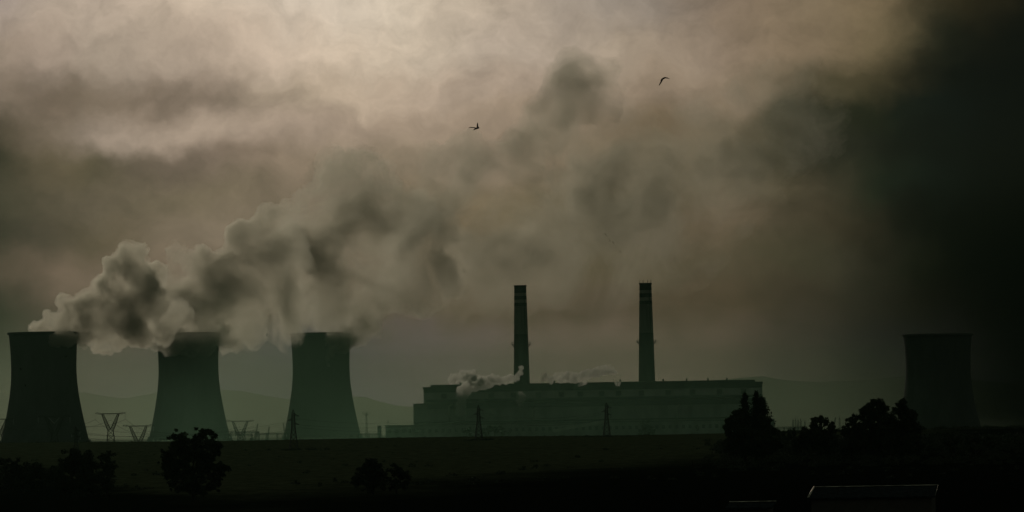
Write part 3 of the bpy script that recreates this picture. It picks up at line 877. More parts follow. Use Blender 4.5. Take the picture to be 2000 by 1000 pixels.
# ------------------------------------------------------------------ steam
def steam_mat(name, dens, aniso, scale, lo, hi, col=(.99, .955, .85), step=.4, floor=.0, det=5, drift=None, lift=None):
    """drift: ((x, density), ...) how the steam thins as the wind carries it to the right"""
    m = bpy.data.materials.new(name); m.use_nodes = True
    nt = m.node_tree; N = nt.nodes; L = nt.links
    N.remove(N['Principled BSDF'])
    v = N.new('ShaderNodeVolumePrincipled')
    v.inputs['Color'].default_value = (*col, 1); v.inputs['Anisotropy'].default_value = aniso
    v.inputs['Density'].default_value = dens
    g = N.new('ShaderNodeNewGeometry'); nz = N.new('ShaderNodeTexNoise')
    nz.inputs['Scale'].default_value = scale; nz.inputs['Detail'].default_value = det; nz.inputs['Roughness'].default_value = .62
    nz.inputs['Distortion'].default_value = .6
    L.new(g.outputs['Position'], nz.inputs['Vector'])
    r = N.new('ShaderNodeMapRange'); r.interpolation_type = 'SMOOTHSTEP'
    r.inputs['From Min'].default_value = lo; r.inputs['From Max'].default_value = hi
    r.inputs['To Min'].default_value = floor * dens; r.inputs['To Max'].default_value = dens
    L.new(nz.outputs['Fac'], r.inputs['Value']); out = r.outputs[0]
    if drift:
        sp_ = N.new('ShaderNodeSeparateXYZ'); L.new(g.outputs['Position'], sp_.inputs[0])
        x0, x1 = drift[0][0], drift[-1][0]
        q = N.new('ShaderNodeMapRange'); q.inputs['From Min'].default_value = x0; q.inputs['From Max'].default_value = x1
        L.new(sp_.outputs['X'], q.inputs['Value'])
        cr = N.new('ShaderNodeValToRGB'); cr.color_ramp.interpolation = 'EASE'; L.new(q.outputs[0], cr.inputs[0])
        els = cr.color_ramp.elements
        for k in range(len(drift) - 2): els.new((k + 1) / (len(drift) - 1))
        for k, (x, d_) in enumerate(drift):
            els[k].position = (x - x0) / (x1 - x0)
            els[k].color = (d_ / dens,) * 3 + (1,)
        mu = N.new('ShaderNodeMath'); mu.operation = 'MULTIPLY'
        L.new(out, mu.inputs[0]); L.new(cr.outputs[0], mu.inputs[1]); out = mu.outputs[0]
    if lift:      # the underside of the drift frays out between these heights
        sz_ = N.new('ShaderNodeSeparateXYZ'); L.new(g.outputs['Position'], sz_.inputs[0])
        wz = N.new('ShaderNodeMath'); wz.operation = 'MULTIPLY_ADD'; L.new(nz.outputs['Fac'], wz.inputs[0]); wz.inputs[1].default_value = 90; L.new(sz_.outputs['Z'], wz.inputs[2])
        qz = N.new('ShaderNodeMapRange'); qz.interpolation_type = 'SMOOTHSTEP'; L.new(wz.outputs[0], qz.inputs['Value'])
        qz.inputs['From Min'].default_value = lift[0] + 45; qz.inputs['From Max'].default_value = lift[1] + 45
        mz = N.new('ShaderNodeMath'); mz.operation = 'MULTIPLY'; L.new(out, mz.inputs[0]); L.new(qz.outputs[0], mz.inputs[1]); out = mz.outputs[0]
    L.new(out, v.inputs['Density'])
    L.new(v.outputs[0], N['Material Output'].inputs['Volume'])
    try: m.cycles.volume_step_rate = step
    except Exception: pass
    return m

def plume(name, puffs, voxel, disps, m, label, extra=3, jit=.5, seed=0):
    """puffs (px,row,r_px,D): union of balls, remeshed and roughened into one billowing closed skin"""
    rng = np.random.default_rng(seed)
    bm = bmesh.new()
    for (px, row, r, D) in puffs:
        mpp = D * K
        c = P(px, row, D)
        bmesh.ops.create_icosphere(bm, subdivisions=2, radius=r * mpp, matrix=Matrix.Translation(c))
        for k in range(extra):
            v = rng.normal(size=3); v /= np.linalg.norm(v)
            rr = r * mpp * rng.uniform(.25, .55)
            q = c + Vector(v) * r * mpp * rng.uniform(.75, 1.0) * (1 if jit else 0)
            bmesh.ops.create_icosphere(bm, subdivisions=2, radius=rr, matrix=Matrix.Translation(q))
    o0 = P(puffs[0][0], puffs[0][1], puffs[0][3])
    bmesh.ops.translate(bm, verts=bm.verts, vec=-o0)
    me = bpy.data.meshes.new(name); bm.to_mesh(me); bm.free()
    o = bpy.data.objects.new(name, me); link(o); o.location = o0
    rm = o.modifiers.new('r', 'REMESH'); rm.mode = 'VOXEL'; rm.voxel_size = voxel
    for i, (st, sz) in enumerate(disps):
        tx = bpy.data.textures.new(name + str(i), 'CLOUDS'); tx.noise_scale = sz; tx.noise_depth = 3; tx.noise_basis = 'ORIGINAL_PERLIN'
        d = o.modifiers.new('d%d' % i, 'DISPLACE'); d.texture = tx; d.strength = st; d.mid_level = .5
    dg = bpy.context.evaluated_depsgraph_get(); dg.update()
    nm = bpy.data.meshes.new_from_object(o.evaluated_get(dg)); nm.name = name
    o.modifiers.clear(); o.data = nm
    nm.materials.clear(); nm.materials.append(m)
    for p in nm.polygons: p.use_smooth = True
    tag(o, label, 'steam', kind='stuff')
    return o

DRIFT = ((-460, .18), (-370, .13), (-250, .075), (-150, .05), (-60, .036), (60, .026), (180, .018), (290, .008), (390, .0))
SM1 = steam_mat('steam_dense', .18, .78, .024, .33, .62, step=.25, floor=.05, drift=DRIFT)
SM2 = steam_mat('steam_drift', .18, .78, .014, .38, .62, step=.3, floor=.0, drift=DRIFT)
SM3 = steam_mat('steam_thin', .18, .78, .010, .40, .64, step=.3, floor=.0, drift=DRIFT, lift=(125, 235))
SM2B = steam_mat('steam_column', .18, .78, .014, .38, .62, step=.3, floor=.0, drift=DRIFT, lift=(85, 150))
SMS = steam_mat('steam_wisp', .36, .75, .16, .36, .60, col=(1, .985, .93), step=.35, floor=.05)

d1, d2, d3 = 4040, 4380, 4560
pl1 = [(70, 645, 20, d1), (95, 640, 26, d1), (120, 632, 32, d1), (150, 612, 34, d1), (178, 590, 34, d1), (205, 565, 34, d1), (228, 530, 30, d1), (258, 500, 34, d1),
       (262, 540, 45, d1), (150, 645, 34, d1), (195, 632, 45, d1), (240, 610, 52, d1), (285, 590, 50, d1), (230, 655, 28, d1), (275, 648, 34, d1), (180, 655, 22, d1),
       (300, 540, 34, d1 + 40), (320, 650, 30, d1 + 30), (330, 610, 45, d1 + 40),
       (112, 662, 16, d1 - 45), (138, 664, 18, d1 - 45), (160, 664, 20, d1 - 30), (195, 664, 20, d1), (225, 668, 20, d1)]
plume('steam_plume', pl1, 2.1, [(16, 26), (10, 11), (6, 5), (3, 2.5)], SM1, 'dense dark steam rolling off the first cooling tower into a rounded head', extra=4, seed=1)
pl2 = [(345, 500, 32, d2), (372, 530, 44, d2), (340, 560, 44, d2), (410, 545, 45, d2), (450, 520, 45, d2), (495, 510, 45, d2), (380, 600, 55, d2), (440, 590, 60, d2), (500, 570, 60, d2),
       (350, 640, 46, d2), (400, 645, 44, d2), (450, 645, 40, d2), (490, 630, 46, d2), (470, 460, 36, d2), (520, 450, 42, d2), (555, 500, 60, d2), (450, 668, 22, d2), (480, 668, 18, d2), (330, 672, 18, d2), (560, 440, 40, d2),
       (550, 580, 60, d2), (560, 640, 46, d2), (525, 420, 28, d2)]
plume('steam_plume', pl2, 3.2, [(20, 32), (14, 13), (8, 6), (4, 3)], SM2, 'pale billowing steam over the steam wrapped cooling tower', extra=4, seed=2)
pl3 = [(660, 655, 26, d3), (690, 655, 24, d3 - 20), (628, 640, 30, d3), (600, 640, 30, d3), (665, 625, 48, d3), (620, 590, 60, d3), (700, 610, 58, d3), (650, 540, 75, d3), (730, 560, 75, d3), (600, 480, 70, d3), (680, 470, 80, d3), (620, 410, 58, d3),
       (760, 500, 80, d3), (690, 390, 75, d3), (660, 340, 56, d3), (740, 420, 80, d3), (720, 350, 50, d3), (800, 440, 80, d3), (820, 540, 80, d3)]
plume('steam_plume', pl3, 4.2, [(30, 42), (22, 18), (12, 8), (6, 4)], SM2B, 'tall column of steam climbing right from the clear-rimmed cooling tower', extra=4, seed=3)
d4 = 4700
pl4 = [(780, 440, 85, d4), (820, 330, 60, d4), (800, 560, 70, d4), (860, 600, 60, d4), (860, 420, 85, d4), (900, 500, 95, d4), (950, 350, 80, d4), (930, 310, 50, d4), (1000, 430, 105, d4), (1040, 300, 75, d4), (1060, 230, 48, d4), (1090, 370, 100, d4), (1120, 170, 62, d4), (1150, 250, 85, d4),
       (1180, 150, 45, d4), (1200, 340, 100, d4), (1100, 500, 110, d4), (1230, 250, 70, d4), (1240, 430, 100, d4), (1320, 330, 100, d4), (980, 560, 80, d4), (1180, 560, 90, d4), (1330, 480, 100, d4), (1400, 400, 90, d4), (1390, 260, 80, d4), (1470, 200, 75, d4), (1540, 160, 62, d4), (1460, 330, 90, d4), (1560, 260, 80, d4)]
plume('steam_plume', pl4, 8, [(34, 60), (18, 26), (8, 12)], SM3, 'thinning drift of steam spreading across the middle of the sky', extra=4, seed=4)
SMV = steam_mat('steam_veil', .075, .75, .03, .34, .62, step=.3, floor=.12)
plume('steam_veil', [(310, 644, 22, d2 - 60), (345, 646, 24, d2 - 64), (390, 644, 24, d2 - 64), (425, 642, 22, d2 - 60), (296, 655, 26, d2 - 40), (322, 660, 30, d2 - 60), (352, 663, 32, d2 - 66), (385, 664, 32, d2 - 66), (415, 660, 30, d2 - 60), (442, 660, 24, d2 - 40), (330, 684, 14, d2 - 60), (372, 688, 12, d2 - 64), (405, 684, 13, d2 - 60), (460, 672, 16, d2 - 20)],
      2.2, [(14, 18), (8, 8), (4, 4)], SMV, 'veil of steam hiding the rim of the steam wrapped cooling tower', extra=4, seed=7)
plume('steam_veil', [(652, 660, 20, d3 - 55), (676, 656, 26, d3 - 50), (700, 652, 28, d3 - 30), (650, 680, 12, d3 - 58), (640, 698, 8, d3 - 56), (640, 712, 4, d3 - 55), (668, 682, 12, d3 - 55)],
      2.2, [(14, 18), (8, 8), (4, 4)], SMV, 'ragged veil of steam over the right half of the clear-rimmed cooling tower', extra=4, seed=8)
SMD = steam_mat('steam_core_shade', .016, .6, .024, .42, .64, col=(.62, .60, .50), step=.3, floor=.0)  # shade of the thick cores put into a darker steam colour
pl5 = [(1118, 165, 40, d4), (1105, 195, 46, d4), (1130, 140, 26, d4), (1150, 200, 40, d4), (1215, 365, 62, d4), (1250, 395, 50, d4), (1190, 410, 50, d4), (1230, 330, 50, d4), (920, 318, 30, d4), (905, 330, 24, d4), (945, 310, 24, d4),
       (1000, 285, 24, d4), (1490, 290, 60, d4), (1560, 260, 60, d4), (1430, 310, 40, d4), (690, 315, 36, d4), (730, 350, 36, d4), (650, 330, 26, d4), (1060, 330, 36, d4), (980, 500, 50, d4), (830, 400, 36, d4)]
plume('steam_plume', [(a + e_, b_ + f_, c * q_, d_) for a, b_, c, d_ in pl5 for e_, f_, q_ in ((0, 0, 1.25), (c, -.25 * c, .8), (-c, .45 * c, .75))], 5.5, [(44, 50), (26, 20), (12, 9)], SMD, 'knots of steam tinted dark for core shade, high in the drift, the biggest right of the centre', extra=4, seed=5)
dR = 4385
wis = [
 ([(882, 742, 7), (890, 738, 8), (903, 736, 9), (912, 731, 8), (920, 737, 10), (932, 743, 9)], 'small bright puff of steam on the left end of the power house roof'),
 ([(900, 792, 9), (902, 778, 9), (903, 765, 10), (913, 758, 11), (926, 752, 12), (940, 748, 12), (956, 745, 11), (972, 742, 8), (985, 742, 7), (996, 740, 7), (1008, 738, 6), (901, 805, 8), (1016, 728, 5), (1018, 718, 4)], 'bent wisp of steam pouring up the front wall past the roof edge'),
 ([(1060, 739, 5), (1064, 734, 5), (1076, 741, 6), (1085, 735, 6), (1096, 738, 8), (1110, 735, 9), (1124, 738, 9), (1138, 734, 8), (1150, 730, 8), (1165, 727, 9), (1180, 724, 9), (1192, 723, 7), (1200, 727, 5)], 'ragged steam bank above the roof between the two chimneys'),
 ([(1140, 746, 5), (1134, 750, 4), (1206, 750, 4), (1210, 747, 3)], 'faint curl of steam on the parapet below the ragged steam bank'),
 ([(1016, 770, 5), (1022, 776, 5), (1015, 782, 5), (1018, 792, 5)], 'faint steam smudge on the wall under the first chimney'),
]
for i, (pf, lab) in enumerate(wis):
    DD = 4386
    plume('steam_wisp', [(a, b_, c * 1.3, DD - 14) for a, b_, c in pf], .9, [(4.5, 8), (2.6, 3.5), (1.3, 1.6)], SMS, lab, extra=4, seed=20 + i)

# dark smoke added to absorb haze glow on the right, denser towards its middle
dk = bpy.data.materials.new('haze_absorbing_smoke'); dk.use_nodes = True
N = dk.node_tree.nodes; L = dk.node_tree.links; N.remove(N['Principled BSDF'])
v = N.new('ShaderNodeVolumePrincipled'); v.inputs['Color'].default_value = (.01, .011, .009, 1); v.inputs['Anisotropy'].default_value = .3
g = N.new('ShaderNodeNewGeometry'); nz = N.new('ShaderNodeTexNoise'); nz.inputs['Scale'].default_value = .0035; nz.inputs['Detail'].default_value = 3
L.new(g.outputs['Position'], nz.inputs['Vector'])
sp_ = N.new('ShaderNodeSeparateXYZ'); L.new(g.outputs['Position'], sp_.inputs[0])
mu = N.new('ShaderNodeMath'); mu.operation = 'MULTIPLY_ADD'; L.new(nz.outputs['Fac'], mu.inputs[0]); mu.inputs[1].default_value = 420; L.new(sp_.outputs['X'], mu.inputs[2])
q = N.new('ShaderNodeMapRange'); q.interpolation_type = 'SMOOTHSTEP'; L.new(mu.outputs[0], q.inputs['Value'])
q.inputs['From Min'].default_value = 620; q.inputs['From Max'].default_value = 1300; q.inputs['To Max'].default_value = .0045
qz = N.new('ShaderNodeMapRange'); qz.interpolation_type = 'SMOOTHSTEP'; L.new(sp_.outputs['Z'], qz.inputs['Value'])
qz.inputs['From Min'].default_value = 415; qz.inputs['From Max'].default_value = 180
mz = N.new('ShaderNodeMath'); mz.operation = 'MULTIPLY'; L.new(q.outputs[0], mz.inputs[0]); L.new(qz.outputs[0], mz.inputs[1])
L.new(mz.outputs[0], v.inputs['Density']); L.new(v.outputs[0], N['Material Output'].inputs['Volume'])
dk.cycles.volume_step_rate = .35
bm = bmesh.new(); c0 = P(2330, 520, 6000)
r_ = bmesh.ops.create_icosphere(bm, subdivisions=5, radius=1)
for vt in r_['verts']:
    d_ = vt.co.copy(); zz = math.copysign(abs(d_.z) ** .4, d_.z)
    h_ = max(math.hypot(d_.x, d_.y), 1e-4); hs = (1 - min(abs(d_.z), 1) ** 3) ** .5
    x_ = d_.x / h_ * hs * 760; y_ = d_.y / h_ * hs * 900
    f = 1 + .12 * mnoise.fractal(Vector((x_ * .004, y_ * .004, zz)), 1, 2, 4)
    vt.co = Vector((x_ * f, y_ * f, zz * 212 + 206 - c0.z))
me = bpy.data.meshes.new('glow_absorbing_smoke'); bm.to_mesh(me); bm.free(); me.materials.append(dk)
o = link(bpy.data.objects.new('glow_absorbing_smoke', me)); o.location = c0
tag(o, 'dark smoke bank added to absorb the haze glow beside the lone cooling tower', 'smoke', kind='stuff')

def soft_mist(px, D_, rx, ry, rz, cz, dens, col, aniso, label, step=1.0, lumps=.5):
    """a bank of mist: a flattened ball whose density dies away towards its skin"""
    m = bpy.data.materials.new('mist_air'); m.use_nodes = True
    nt_ = m.node_tree; N = nt_.nodes; L = nt_.links; N.remove(N['Principled BSDF'])
    v = N.new('ShaderNodeVolumePrincipled'); v.inputs['Color'].default_value = (*col, 1); v.inputs['Anisotropy'].default_value = aniso
    t = N.new('ShaderNodeTexCoord'); g_ = N.new('ShaderNodeTexGradient'); g_.gradient_type = 'SPHERICAL'; L.new(t.outputs['Object'], g_.inputs[0])
    nz = N.new('ShaderNodeTexNoise'); nz.inputs['Scale'].default_value = 2.2; nz.inputs['Detail'].default_value = 2; L.new(t.outputs['Object'], nz.inputs['Vector'])
    q = N.new('ShaderNodeMapRange'); q.interpolation_type = 'SMOOTHSTEP'; q.inputs['From Max'].default_value = .7; q.inputs['To Max'].default_value = dens
    L.new(g_.outputs['Fac'], q.inputs['Value'])
    w = N.new('ShaderNodeMapRange'); w.inputs['From Min'].default_value = .3; w.inputs['From Max'].default_value = .7; w.inputs['To Min'].default_value = 1 - lumps / 2; w.inputs['To Max'].default_value = 1 + lumps / 2
    L.new(nz.outputs['Fac'], w.inputs['Value'])
    mu = N.new('ShaderNodeMath'); mu.operation = 'MULTIPLY'; L.new(q.outputs[0], mu.inputs[0]); L.new(w.outputs[0], mu.inputs[1])
    L.new(mu.outputs[0], v.inputs['Density']); L.new(v.outputs[0], N['Material Output'].inputs['Volume'])
    m.cycles.volume_step_rate = step
    bm = bmesh.new(); bmesh.ops.create_icosphere(bm, subdivisions=4, radius=1)
    for vt in bm.verts: vt.co.z = max(vt.co.z, (-30 - cz) / rz)
    me = bpy.data.meshes.new('mist'); bm.to_mesh(me); bm.free(); me.materials.append(m)
    o = link(bpy.data.objects.new('mist', me)); c = P(px, HOR, D_)
    o.location = (c.x, c.y, cz); o.scale = (rx, ry, rz)
    tag(o, label, 'mist', kind='stuff')
GREENISH = (.5, .92, .62)
soft_mist(1060, 3880, 430, 420, 170, -4, 4.0e-4, GREENISH, .75, 'thin greenish mist enlarged to lighten the long wall of the power house')
soft_mist(560, 3950, 240, 300, 190, -4, 4.5e-4, GREENISH, .75, 'thin greenish mist added to lighten the middle cooling towers')
soft_mist(640, 13500, 2300, 8500, 430, -4, 1.1e-4, (.56, .63, .48), .85, 'pale mist added to lift the hills behind the cooling towers')
soft_mist(1480, 15500, 1700, 8500, 520, -4, 4e-5, (.52, .62, .46), .85, 'pale mist added to soften the hills beyond the right end of the power house')

# ------------------------------------------------------------------ haze
hz = MB().box((0, 14700, 232), (10000, 29800, 534)).build('haze', None or M['wire'])
hm = bpy.data.materials.new('haze_air'); hm.use_nodes = True
N = hm.node_tree.nodes; N.remove(N['Principled BSDF'])
v = N.new('ShaderNodeVolumePrincipled'); v.inputs['Density'].default_value = 4.2e-5
v.inputs['Color'].default_value = (.07, .135, .09, 1); v.inputs['Anisotropy'].default_value = .87
hm.node_tree.links.new(v.outputs[0], N['Material Output'].inputs['Volume'])
hz.data.materials.clear(); hz.data.materials.append(hm)
tag(hz, kind='stuff')

# ------------------------------------------------------------------ world
SUN_AZ = math.radians(-16); SUN_EL = math.radians(12)
W = bpy.data.worlds.new('World'); S.world = W; W.use_nodes = True
nt = W.node_tree; N = nt.nodes; L = nt.links
bg = N['Background']
def val(op, a, b=None, c=None, clamp=False):
    n = N.new('ShaderNodeMath'); n.operation = op; n.use_clamp = clamp
    for i, x in enumerate((a, b, c)):
        if x is None: continue
        if isinstance(x, (int, float)): n.inputs[i].default_value = x
        else: L.new(x, n.inputs[i])
    return n.outputs[0]
tc = N.new('ShaderNodeTexCoord'); sx = N.new('ShaderNodeSeparateXYZ'); L.new(tc.outputs['Generated'], sx.inputs[0])
az = val('ARCTAN2', sx.outputs['X'], sx.outputs['Y'])
el = val('ARCSINE', sx.outputs['Z'])
DEG = 180 / math.pi
cb = N.new('ShaderNodeCombineXYZ'); L.new(val('MULTIPLY', az, DEG), cb.inputs[0]); L.new(val('MULTIPLY', el, DEG), cb.inputs[1])
# domain warp so that the cloud masses have ragged outlines
def noise3(vec, scale, st=(1, 1, 1), det=5, rough=.55, off=(0, 0, 0)):
    mp = N.new('ShaderNodeMapping'); mp.inputs['Scale'].default_value = st; mp.inputs['Location'].default_value = off
    nz = N.new('ShaderNodeTexNoise'); nz.inputs['Scale'].default_value = scale; nz.inputs['Detail'].default_value = det; nz.inputs['Roughness'].default_value = rough
    L.new(vec, mp.inputs[0]); L.new(mp.outputs[0], nz.inputs['Vector']); return nz
w1 = noise3(cb.outputs[0], .9, det=5, rough=.55)
sub = N.new('ShaderNodeVectorMath'); sub.operation = 'SUBTRACT'; L.new(w1.outputs['Color'], sub.inputs[0]); sub.inputs[1].default_value = (.5, .5, .5)
sc = N.new('ShaderNodeVectorMath'); sc.operation = 'SCALE'; L.new(sub.outputs[0], sc.inputs[0]); sc.inputs['Scale'].default_value = 1.1
ad = N.new('ShaderNodeVectorMath'); ad.operation = 'ADD'; L.new(cb.outputs[0], ad.inputs[0]); L.new(sc.outputs[0], ad.inputs[1])
PV = ad.outputs[0]
def azel(px, row):
    d = (P(px, row, 1.0) - EYE)
    return math.degrees(math.atan2(d.x, d.y)), math.degrees(math.asin(d.z / d.length))
PXD = K * DEG
# cloud cover, read as brightness of the overcast by bearing (columns) and height (rows), photo pixel columns
CX = (0, 100, 200, 400, 600, 800, 1000, 1200, 1400, 1500, 1600, 1700, 1800, 1900, 2000)
SKYROWS = {
0: ((165,150,136),(176,160,142),(185,168,149),(195,178,157),(205,190,170),(205,190,168),(178,163,144),(150,138,124),(130,115,98),(128,112,91),(125,110,87),(112,98,74),(66,60,43),(38,36,23),(25,26,15)),
100: ((150,135,118),(158,142,125),(165,150,132),(175,158,139),(200,182,160),(198,182,160),(175,160,142),(160,145,126),(140,124,105),(130,114,93),(122,107,84),(98,87,64),(50,48,34),(14,18,10),(3,6,3)),
175: ((125,112,96),(116,103,87),(125,112,95),(135,120,103),(175,158,136),(178,160,139),(165,148,129),(150,133,113),(130,115,95),(115,102,82),(78,72,54),(60,56,39),(25,30,21),(8,12,8),(2,3,2)),
240: ((92,84,68),(120,108,91),(150,135,118),(165,148,129),(160,143,124),(155,138,118),(150,133,113),(120,105,84),(105,93,72),(70,66,49),(45,46,33),(32,36,25),(22,28,21),(6,10,6),(1,2,1)),
300: ((74,70,54),(98,89,70),(100,92,74),(120,107,91),(137,122,102),(135,121,101),(132,116,96),(111,99,78),(90,82,63),(69,65,48),(50,50,37),(33,36,26),(18,24,18),(6,10,6),(1,2,1)),
380: ((70,68,52),(86,80,63),(98,90,72),(112,102,82),(118,106,87),(116,103,82),(111,99,76),(86,80,61),(93,84,65),(80,74,56),(62,58,43),(38,41,29),(22,27,19),(8,12,8),(2,4,2)),
440: ((60,59,44),(80,75,59),(95,87,68),(122,110,91),(121,109,89),(111,99,78),(103,93,71),(84,78,59),(95,84,65),(79,72,55),(60,56,41),(38,38,27),(18,22,14),(9,12,7),(4,5,3)),
520: ((85,76,60),(100,89,72),(110,98,80),(110,98,80),(105,93,75),(95,86,67),(90,82,62),(85,78,58),(78,72,54),(68,64,47),(58,56,41),(40,40,29),(22,25,16),(11,14,9),(5,6,4)),
600: ((60,56,41),(82,75,59),(88,80,63),(90,82,64),(90,82,64),(88,80,62),(84,77,59),(80,73,56),(72,66,49),(62,58,43),(52,50,37),(36,37,27),(22,24,16),(13,16,10),(6,8,5)),
700: ((70,66,49),(82,75,59),(88,80,64),(92,83,67),(94,84,69),(95,85,70),(93,84,67),(90,82,64),(80,74,57),(68,64,49),(55,54,41),(40,42,32),(28,30,23),(17,20,14),(8,12,8)),
800: ((72,68,52),(84,77,61),(90,82,66),(94,85,69),(96,86,71),(97,87,72),(95,86,69),(92,84,66),(82,76,59),(70,66,52),(57,56,43),(42,44,34),(30,32,25),(18,22,16),(9,13,9)),
}
def lin(c): return tuple(((x / 255 + .055) / 1.055) ** 2.4 if x > 10 else x / 255 / 12.92 for x in c)
RK = sorted(SKYROWS)
GRID = np.array([[lin(c) for c in SKYROWS[r]] for r in RK])
#GRIDSTART
GRID = np.array([[[4229,3373,2953],[5319,4215,3205],[5845,4603,3651],[6707,5311,3947],[7383,6229,5040],[8020,6712,5110],[5351,4216,3199],[3533,3032,2534],[2373,1728,1203],[2626,1906,1227],[2405,1819,1121],[2510,1805,1007],[466,374,175],[252,180,70],[42,36,12]],[[3521,2705,2035],[4753,3615,2830],[5182,4188,3241],[5247,4042,3103],[7832,6214,4739],[7502,6185,4645],[5076,4068,3247],[4621,3680,2698],[3179,2375,1696],[2780,2039,1330],[2724,1977,1221],[1758,1328,659],[108,137,69],[7,9,5],[1,3,1]],[[3356,2543,1924],[1252,863,611],[2048,1519,1006],[1233,850,650],[6245,4920,3538],[5827,4483,3337],[4783,3708,2830],[4027,3014,2114],[2665,1999,1340],[2637,1971,1259],[400,394,185],[531,416,189],[15,19,11],[4,6,4],[1,1,1]],[[853,607,381],[2335,1721,1223],[5020,3900,3082],[5935,4576,3420],[4537,3451,2622],[4155,3124,2234],[4465,3379,2444],[1886,1314,760],[2122,1563,917],[284,302,130],[174,174,97],[35,69,19],[28,56,50],[3,5,3],[0,1,0]],[[212,167,101],[1815,1331,813],[783,653,310],[2132,1526,1222],[3600,2689,1812],[3068,2398,1657],[3287,2365,1634],[2025,1548,911],[1230,983,597],[745,598,310],[343,321,195],[115,112,66],[9,14,9],[3,5,3],[0,1,0]],[[619,490,297],[1283,970,617],[1672,1268,891],[1998,1571,946],[2457,1847,1299],[2304,1684,1059],[2497,1847,1052],[748,681,399],[1772,1323,807],[1087,888,504],[653,486,287],[157,226,104],[29,56,44],[4,6,4],[1,2,1]],[[68,66,38],[796,617,431],[879,661,300],[3314,2531,1803],[2858,2202,1457],[2141,1543,956],[2174,1661,952],[768,678,383],[2093,1457,890],[1047,822,502],[564,424,222],[235,174,103],[9,12,7],[4,6,3],[2,2,1]],[[1138,785,533],[2127,1467,1020],[2723,1953,1354],[2473,1785,1237],[2252,1564,1061],[1643,1235,761],[1587,1198,693],[1427,1100,599],[1148,897,533],[820,663,356],[655,562,315],[503,420,268],[239,271,113],[20,20,39],[2,3,2]],[[68,59,33],[1368,943,651],[1435,989,630],[1577,1087,659],[1699,1172,726],[1656,1142,689],[1547,1073,645],[1400,966,629],[1171,817,443],[790,552,342],[508,362,219],[352,293,207],[291,224,116],[235,176,151],[3,4,2]],[[118,82,46],[320,221,349],[1514,1044,862],[1296,894,956],[676,475,951],[2836,1956,2041],[2582,1781,1397],[3366,2321,1671],[2300,1586,1103],[977,674,516],[636,438,352],[223,154,207],[174,125,250],[687,605,532],[129,129,259]],[[97,87,52],[161,111,167],[760,524,903],[748,599,1198],[1299,1024,2047],[3842,2649,3510],[5879,4054,3313],[6053,4174,3156],[3371,2325,1730],[820,566,867],[86,59,49],[55,44,89],[31,29,57],[456,562,632],[136,136,271]]]) / 1e4
#GRIDEND
def skyval(px, row):
    row = min(max(row, RK[0]), RK[-1]); px = min(max(px, 0), 2000)
    i = min(np.searchsorted(RK, row, 'right') - 1, len(RK) - 2); f = (row - RK[i]) / (RK[i + 1] - RK[i])
    a = [np.interp(px, CX, GRID[i, :, c]) for c in range(3)]; b = [np.interp(px, CX, GRID[i + 1, :, c]) for c in range(3)]
    return [a[c] * (1 - f) + b[c] * f for c in range(3)]
def azel(px, row):
    d = (P(px, row, 1.0) - EYE)
    return math.degrees(math.atan2(d.x, d.y)), math.degrees(math.asin(d.z / d.length))
HAZE_K, HAZE_TOP = 4.2e-5, 487.0
sp2 = N.new('ShaderNodeSeparateXYZ'); L.new(PV, sp2.inputs[0])
AZ0, AZ1 = azel(-60, 500)[0], azel(2060, 500)[0]
tx_ = val('DIVIDE', val('SUBTRACT', sp2.outputs[0], AZ0), AZ1 - AZ0)
prev = None; prev_el = None
for r in RK:
    el_r = (HOR - r) * PXD
    cr = N.new('ShaderNodeValToRGB'); cr.color_ramp.interpolation = 'B_SPLINE'
    L.new(tx_, cr.inputs[0]); els = cr.color_ramp.elements
    for k, px in enumerate(CX):
        pos = (azel(px, 500)[0] - AZ0) / (AZ1 - AZ0)
        e = els[k] if k < 2 else els.new(1.0)
        e.position = pos
    els = cr.color_ramp.elements
    for k, px in enumerate(CX):
        row_here = r - math.sin(A) * (px - 1000)       # same height above the horizon
        c = skyval(px, row_here)
        el_true = max(el_r, .35)
        dist = min(HAZE_TOP / math.tan(math.radians(el_true)), 29500)
        T = math.exp(-HAZE_K * dist)
        els[k].color = (*[max(v_, 0) for v_ in c], 1)
    if prev is None:
        prev = cr.outputs[0]; prev_el = el_r; continue
    n = N.new('ShaderNodeMapRange'); n.interpolation_type = 'SMOOTHSTEP'
    n.inputs['From Min'].default_value = prev_el; n.inputs['From Max'].default_value = el_r; L.new(sp2.outputs[1], n.inputs['Value'])
    mx = N.new('ShaderNodeMix'); mx.data_type = 'RGBA'
    L.new(n.outputs[0], mx.inputs['Factor']); L.new(prev, mx.inputs[6]); L.new(cr.outputs[0], mx.inputs[7])
    prev = mx.outputs[2]; prev_el = el_r
# streaky and billowing texture of the cloud
n1 = noise3(PV, .6, (1, 1.9, 1), 8, .6, (3, 1, 0)).outputs['Fac']
n2 = noise3(PV, 2.4, (1, 1.3, 1), 6, .6, (9, 4, 0)).outputs['Fac']
tex = val('ADD', val('MULTIPLY', val('SUBTRACT', n1, .5), .65), val('MULTIPLY', val('SUBTRACT', n2, .5), .6))
low = N.new('ShaderNodeMapRange'); low.interpolation_type = 'SMOOTHSTEP'; L.new(sp2.outputs[1], low.inputs['Value'])
low.inputs['From Min'].default_value = .3; low.inputs['From Max'].default_value = 3.2; low.inputs['To Min'].default_value = .3
tex = val('MULTIPLY', tex, low.outputs[0])
gain = val('ADD', tex, 1.0)
mulc = N.new('ShaderNodeVectorMath'); mulc.operation = 'SCALE'; L.new(prev, mulc.inputs[0]); L.new(gain, mulc.inputs['Scale'])
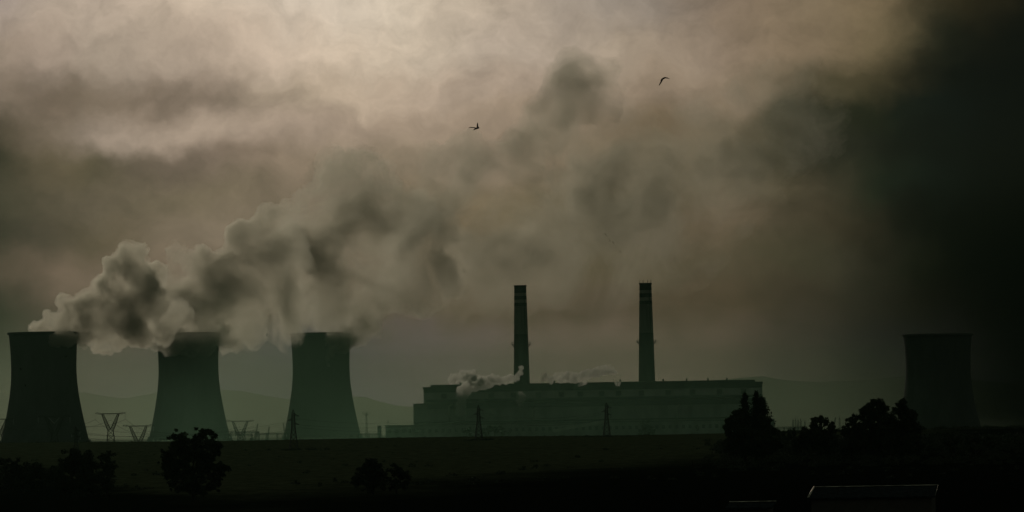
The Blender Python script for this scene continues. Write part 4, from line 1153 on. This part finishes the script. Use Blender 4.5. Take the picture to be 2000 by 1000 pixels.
# beyond the break in the clouds the overcast closes to a dim even cover
def sstepn(v_, a_, b_):
    n = N.new('ShaderNodeMapRange'); n.interpolation_type = 'SMOOTHSTEP'
    n.inputs['From Min'].default_value = a_; n.inputs['From Max'].default_value = b_; L.new(v_, n.inputs['Value']); return n.outputs[0]
away = val('MAXIMUM', val('MAXIMUM', sstepn(sp2.outputs[0], -9, -20), sstepn(sp2.outputs[0], 10, 24)), sstepn(sp2.outputs[1], 8, 18))
mxa = N.new('ShaderNodeMix'); mxa.data_type = 'RGBA'
L.new(away, mxa.inputs['Factor']); L.new(mulc.outputs[0], mxa.inputs[6]); mxa.inputs[7].default_value = (.030, .037, .028, 1)
mulc = N.new('ShaderNodeVectorMath'); mulc.operation = 'SCALE'; L.new(mxa.outputs[2], mulc.inputs[0]); mulc.inputs['Scale'].default_value = 1.0
# dim sky dome from the Sky Texture under the cloud cover
sky = N.new('ShaderNodeTexSky'); sky.sky_type = 'NISHITA'; sky.sun_disc = False
sky.sun_elevation = SUN_EL; sky.sun_rotation = SUN_AZ; sky.altitude = 1500; sky.dust_density = 1; sky.air_density = 1
sks = N.new('ShaderNodeVectorMath'); sks.operation = 'SCALE'; L.new(sky.outputs[0], sks.inputs[0]); sks.inputs['Scale'].default_value = .0004
fin = N.new('ShaderNodeVectorMath'); fin.operation = 'ADD'; L.new(mulc.outputs[0], fin.inputs[0]); L.new(sks.outputs[0], fin.inputs[1])
L.new(fin.outputs[0], bg.inputs['Color']); bg.inputs['Strength'].default_value = 1.0
W.cycles.sampling_method = 'MANUAL'; W.cycles.sample_map_resolution = 1024

sun = bpy.data.lights.new('sun', 'SUN'); sun.energy = .26; sun.angle = math.radians(10); sun.color = (1, .90, .72)
so = bpy.data.objects.new('sun', sun); link(so)
dirn = Vector((math.sin(SUN_AZ) * math.cos(SUN_EL), math.cos(SUN_AZ) * math.cos(SUN_EL), math.sin(SUN_EL)))
so.rotation_euler = dirn.to_track_quat('Z', 'Y').to_euler()
so.location = (0, 0, 600)

# ------------------------------------------------------------------ camera
cam = bpy.data.cameras.new('camera'); cam.lens = 150; cam.sensor_width = 36
cam.shift_y = (HOR - 500) / 2000
cam.clip_start = 1; cam.clip_end = 60000
co = bpy.data.objects.new('camera', cam); link(co)
co.location = EYE
# local X = RV, local Y = UV, local -Z = +Y world
mw = Matrix((( RV.x, UV.x, 0, EYE.x), (RV.y, UV.y, -1, EYE.y), (RV.z, UV.z, 0, EYE.z), (0, 0, 0, 1)))
co.matrix_world = mw
S.camera = co

S.render.engine = 'CYCLES'
cy = S.cycles
cy.use_denoising = True
cy.max_bounces = 8; cy.volume_bounces = 2; cy.diffuse_bounces = 2; cy.glossy_bounces = 2; cy.transparent_max_bounces = 12
cy.sample_clamp_indirect = 2.0
cy.volume_max_steps = 256
S.view_settings.view_transform = 'Standard'; S.view_settings.look = 'None'
S.view_settings.exposure = 0; S.view_settings.gamma = 1
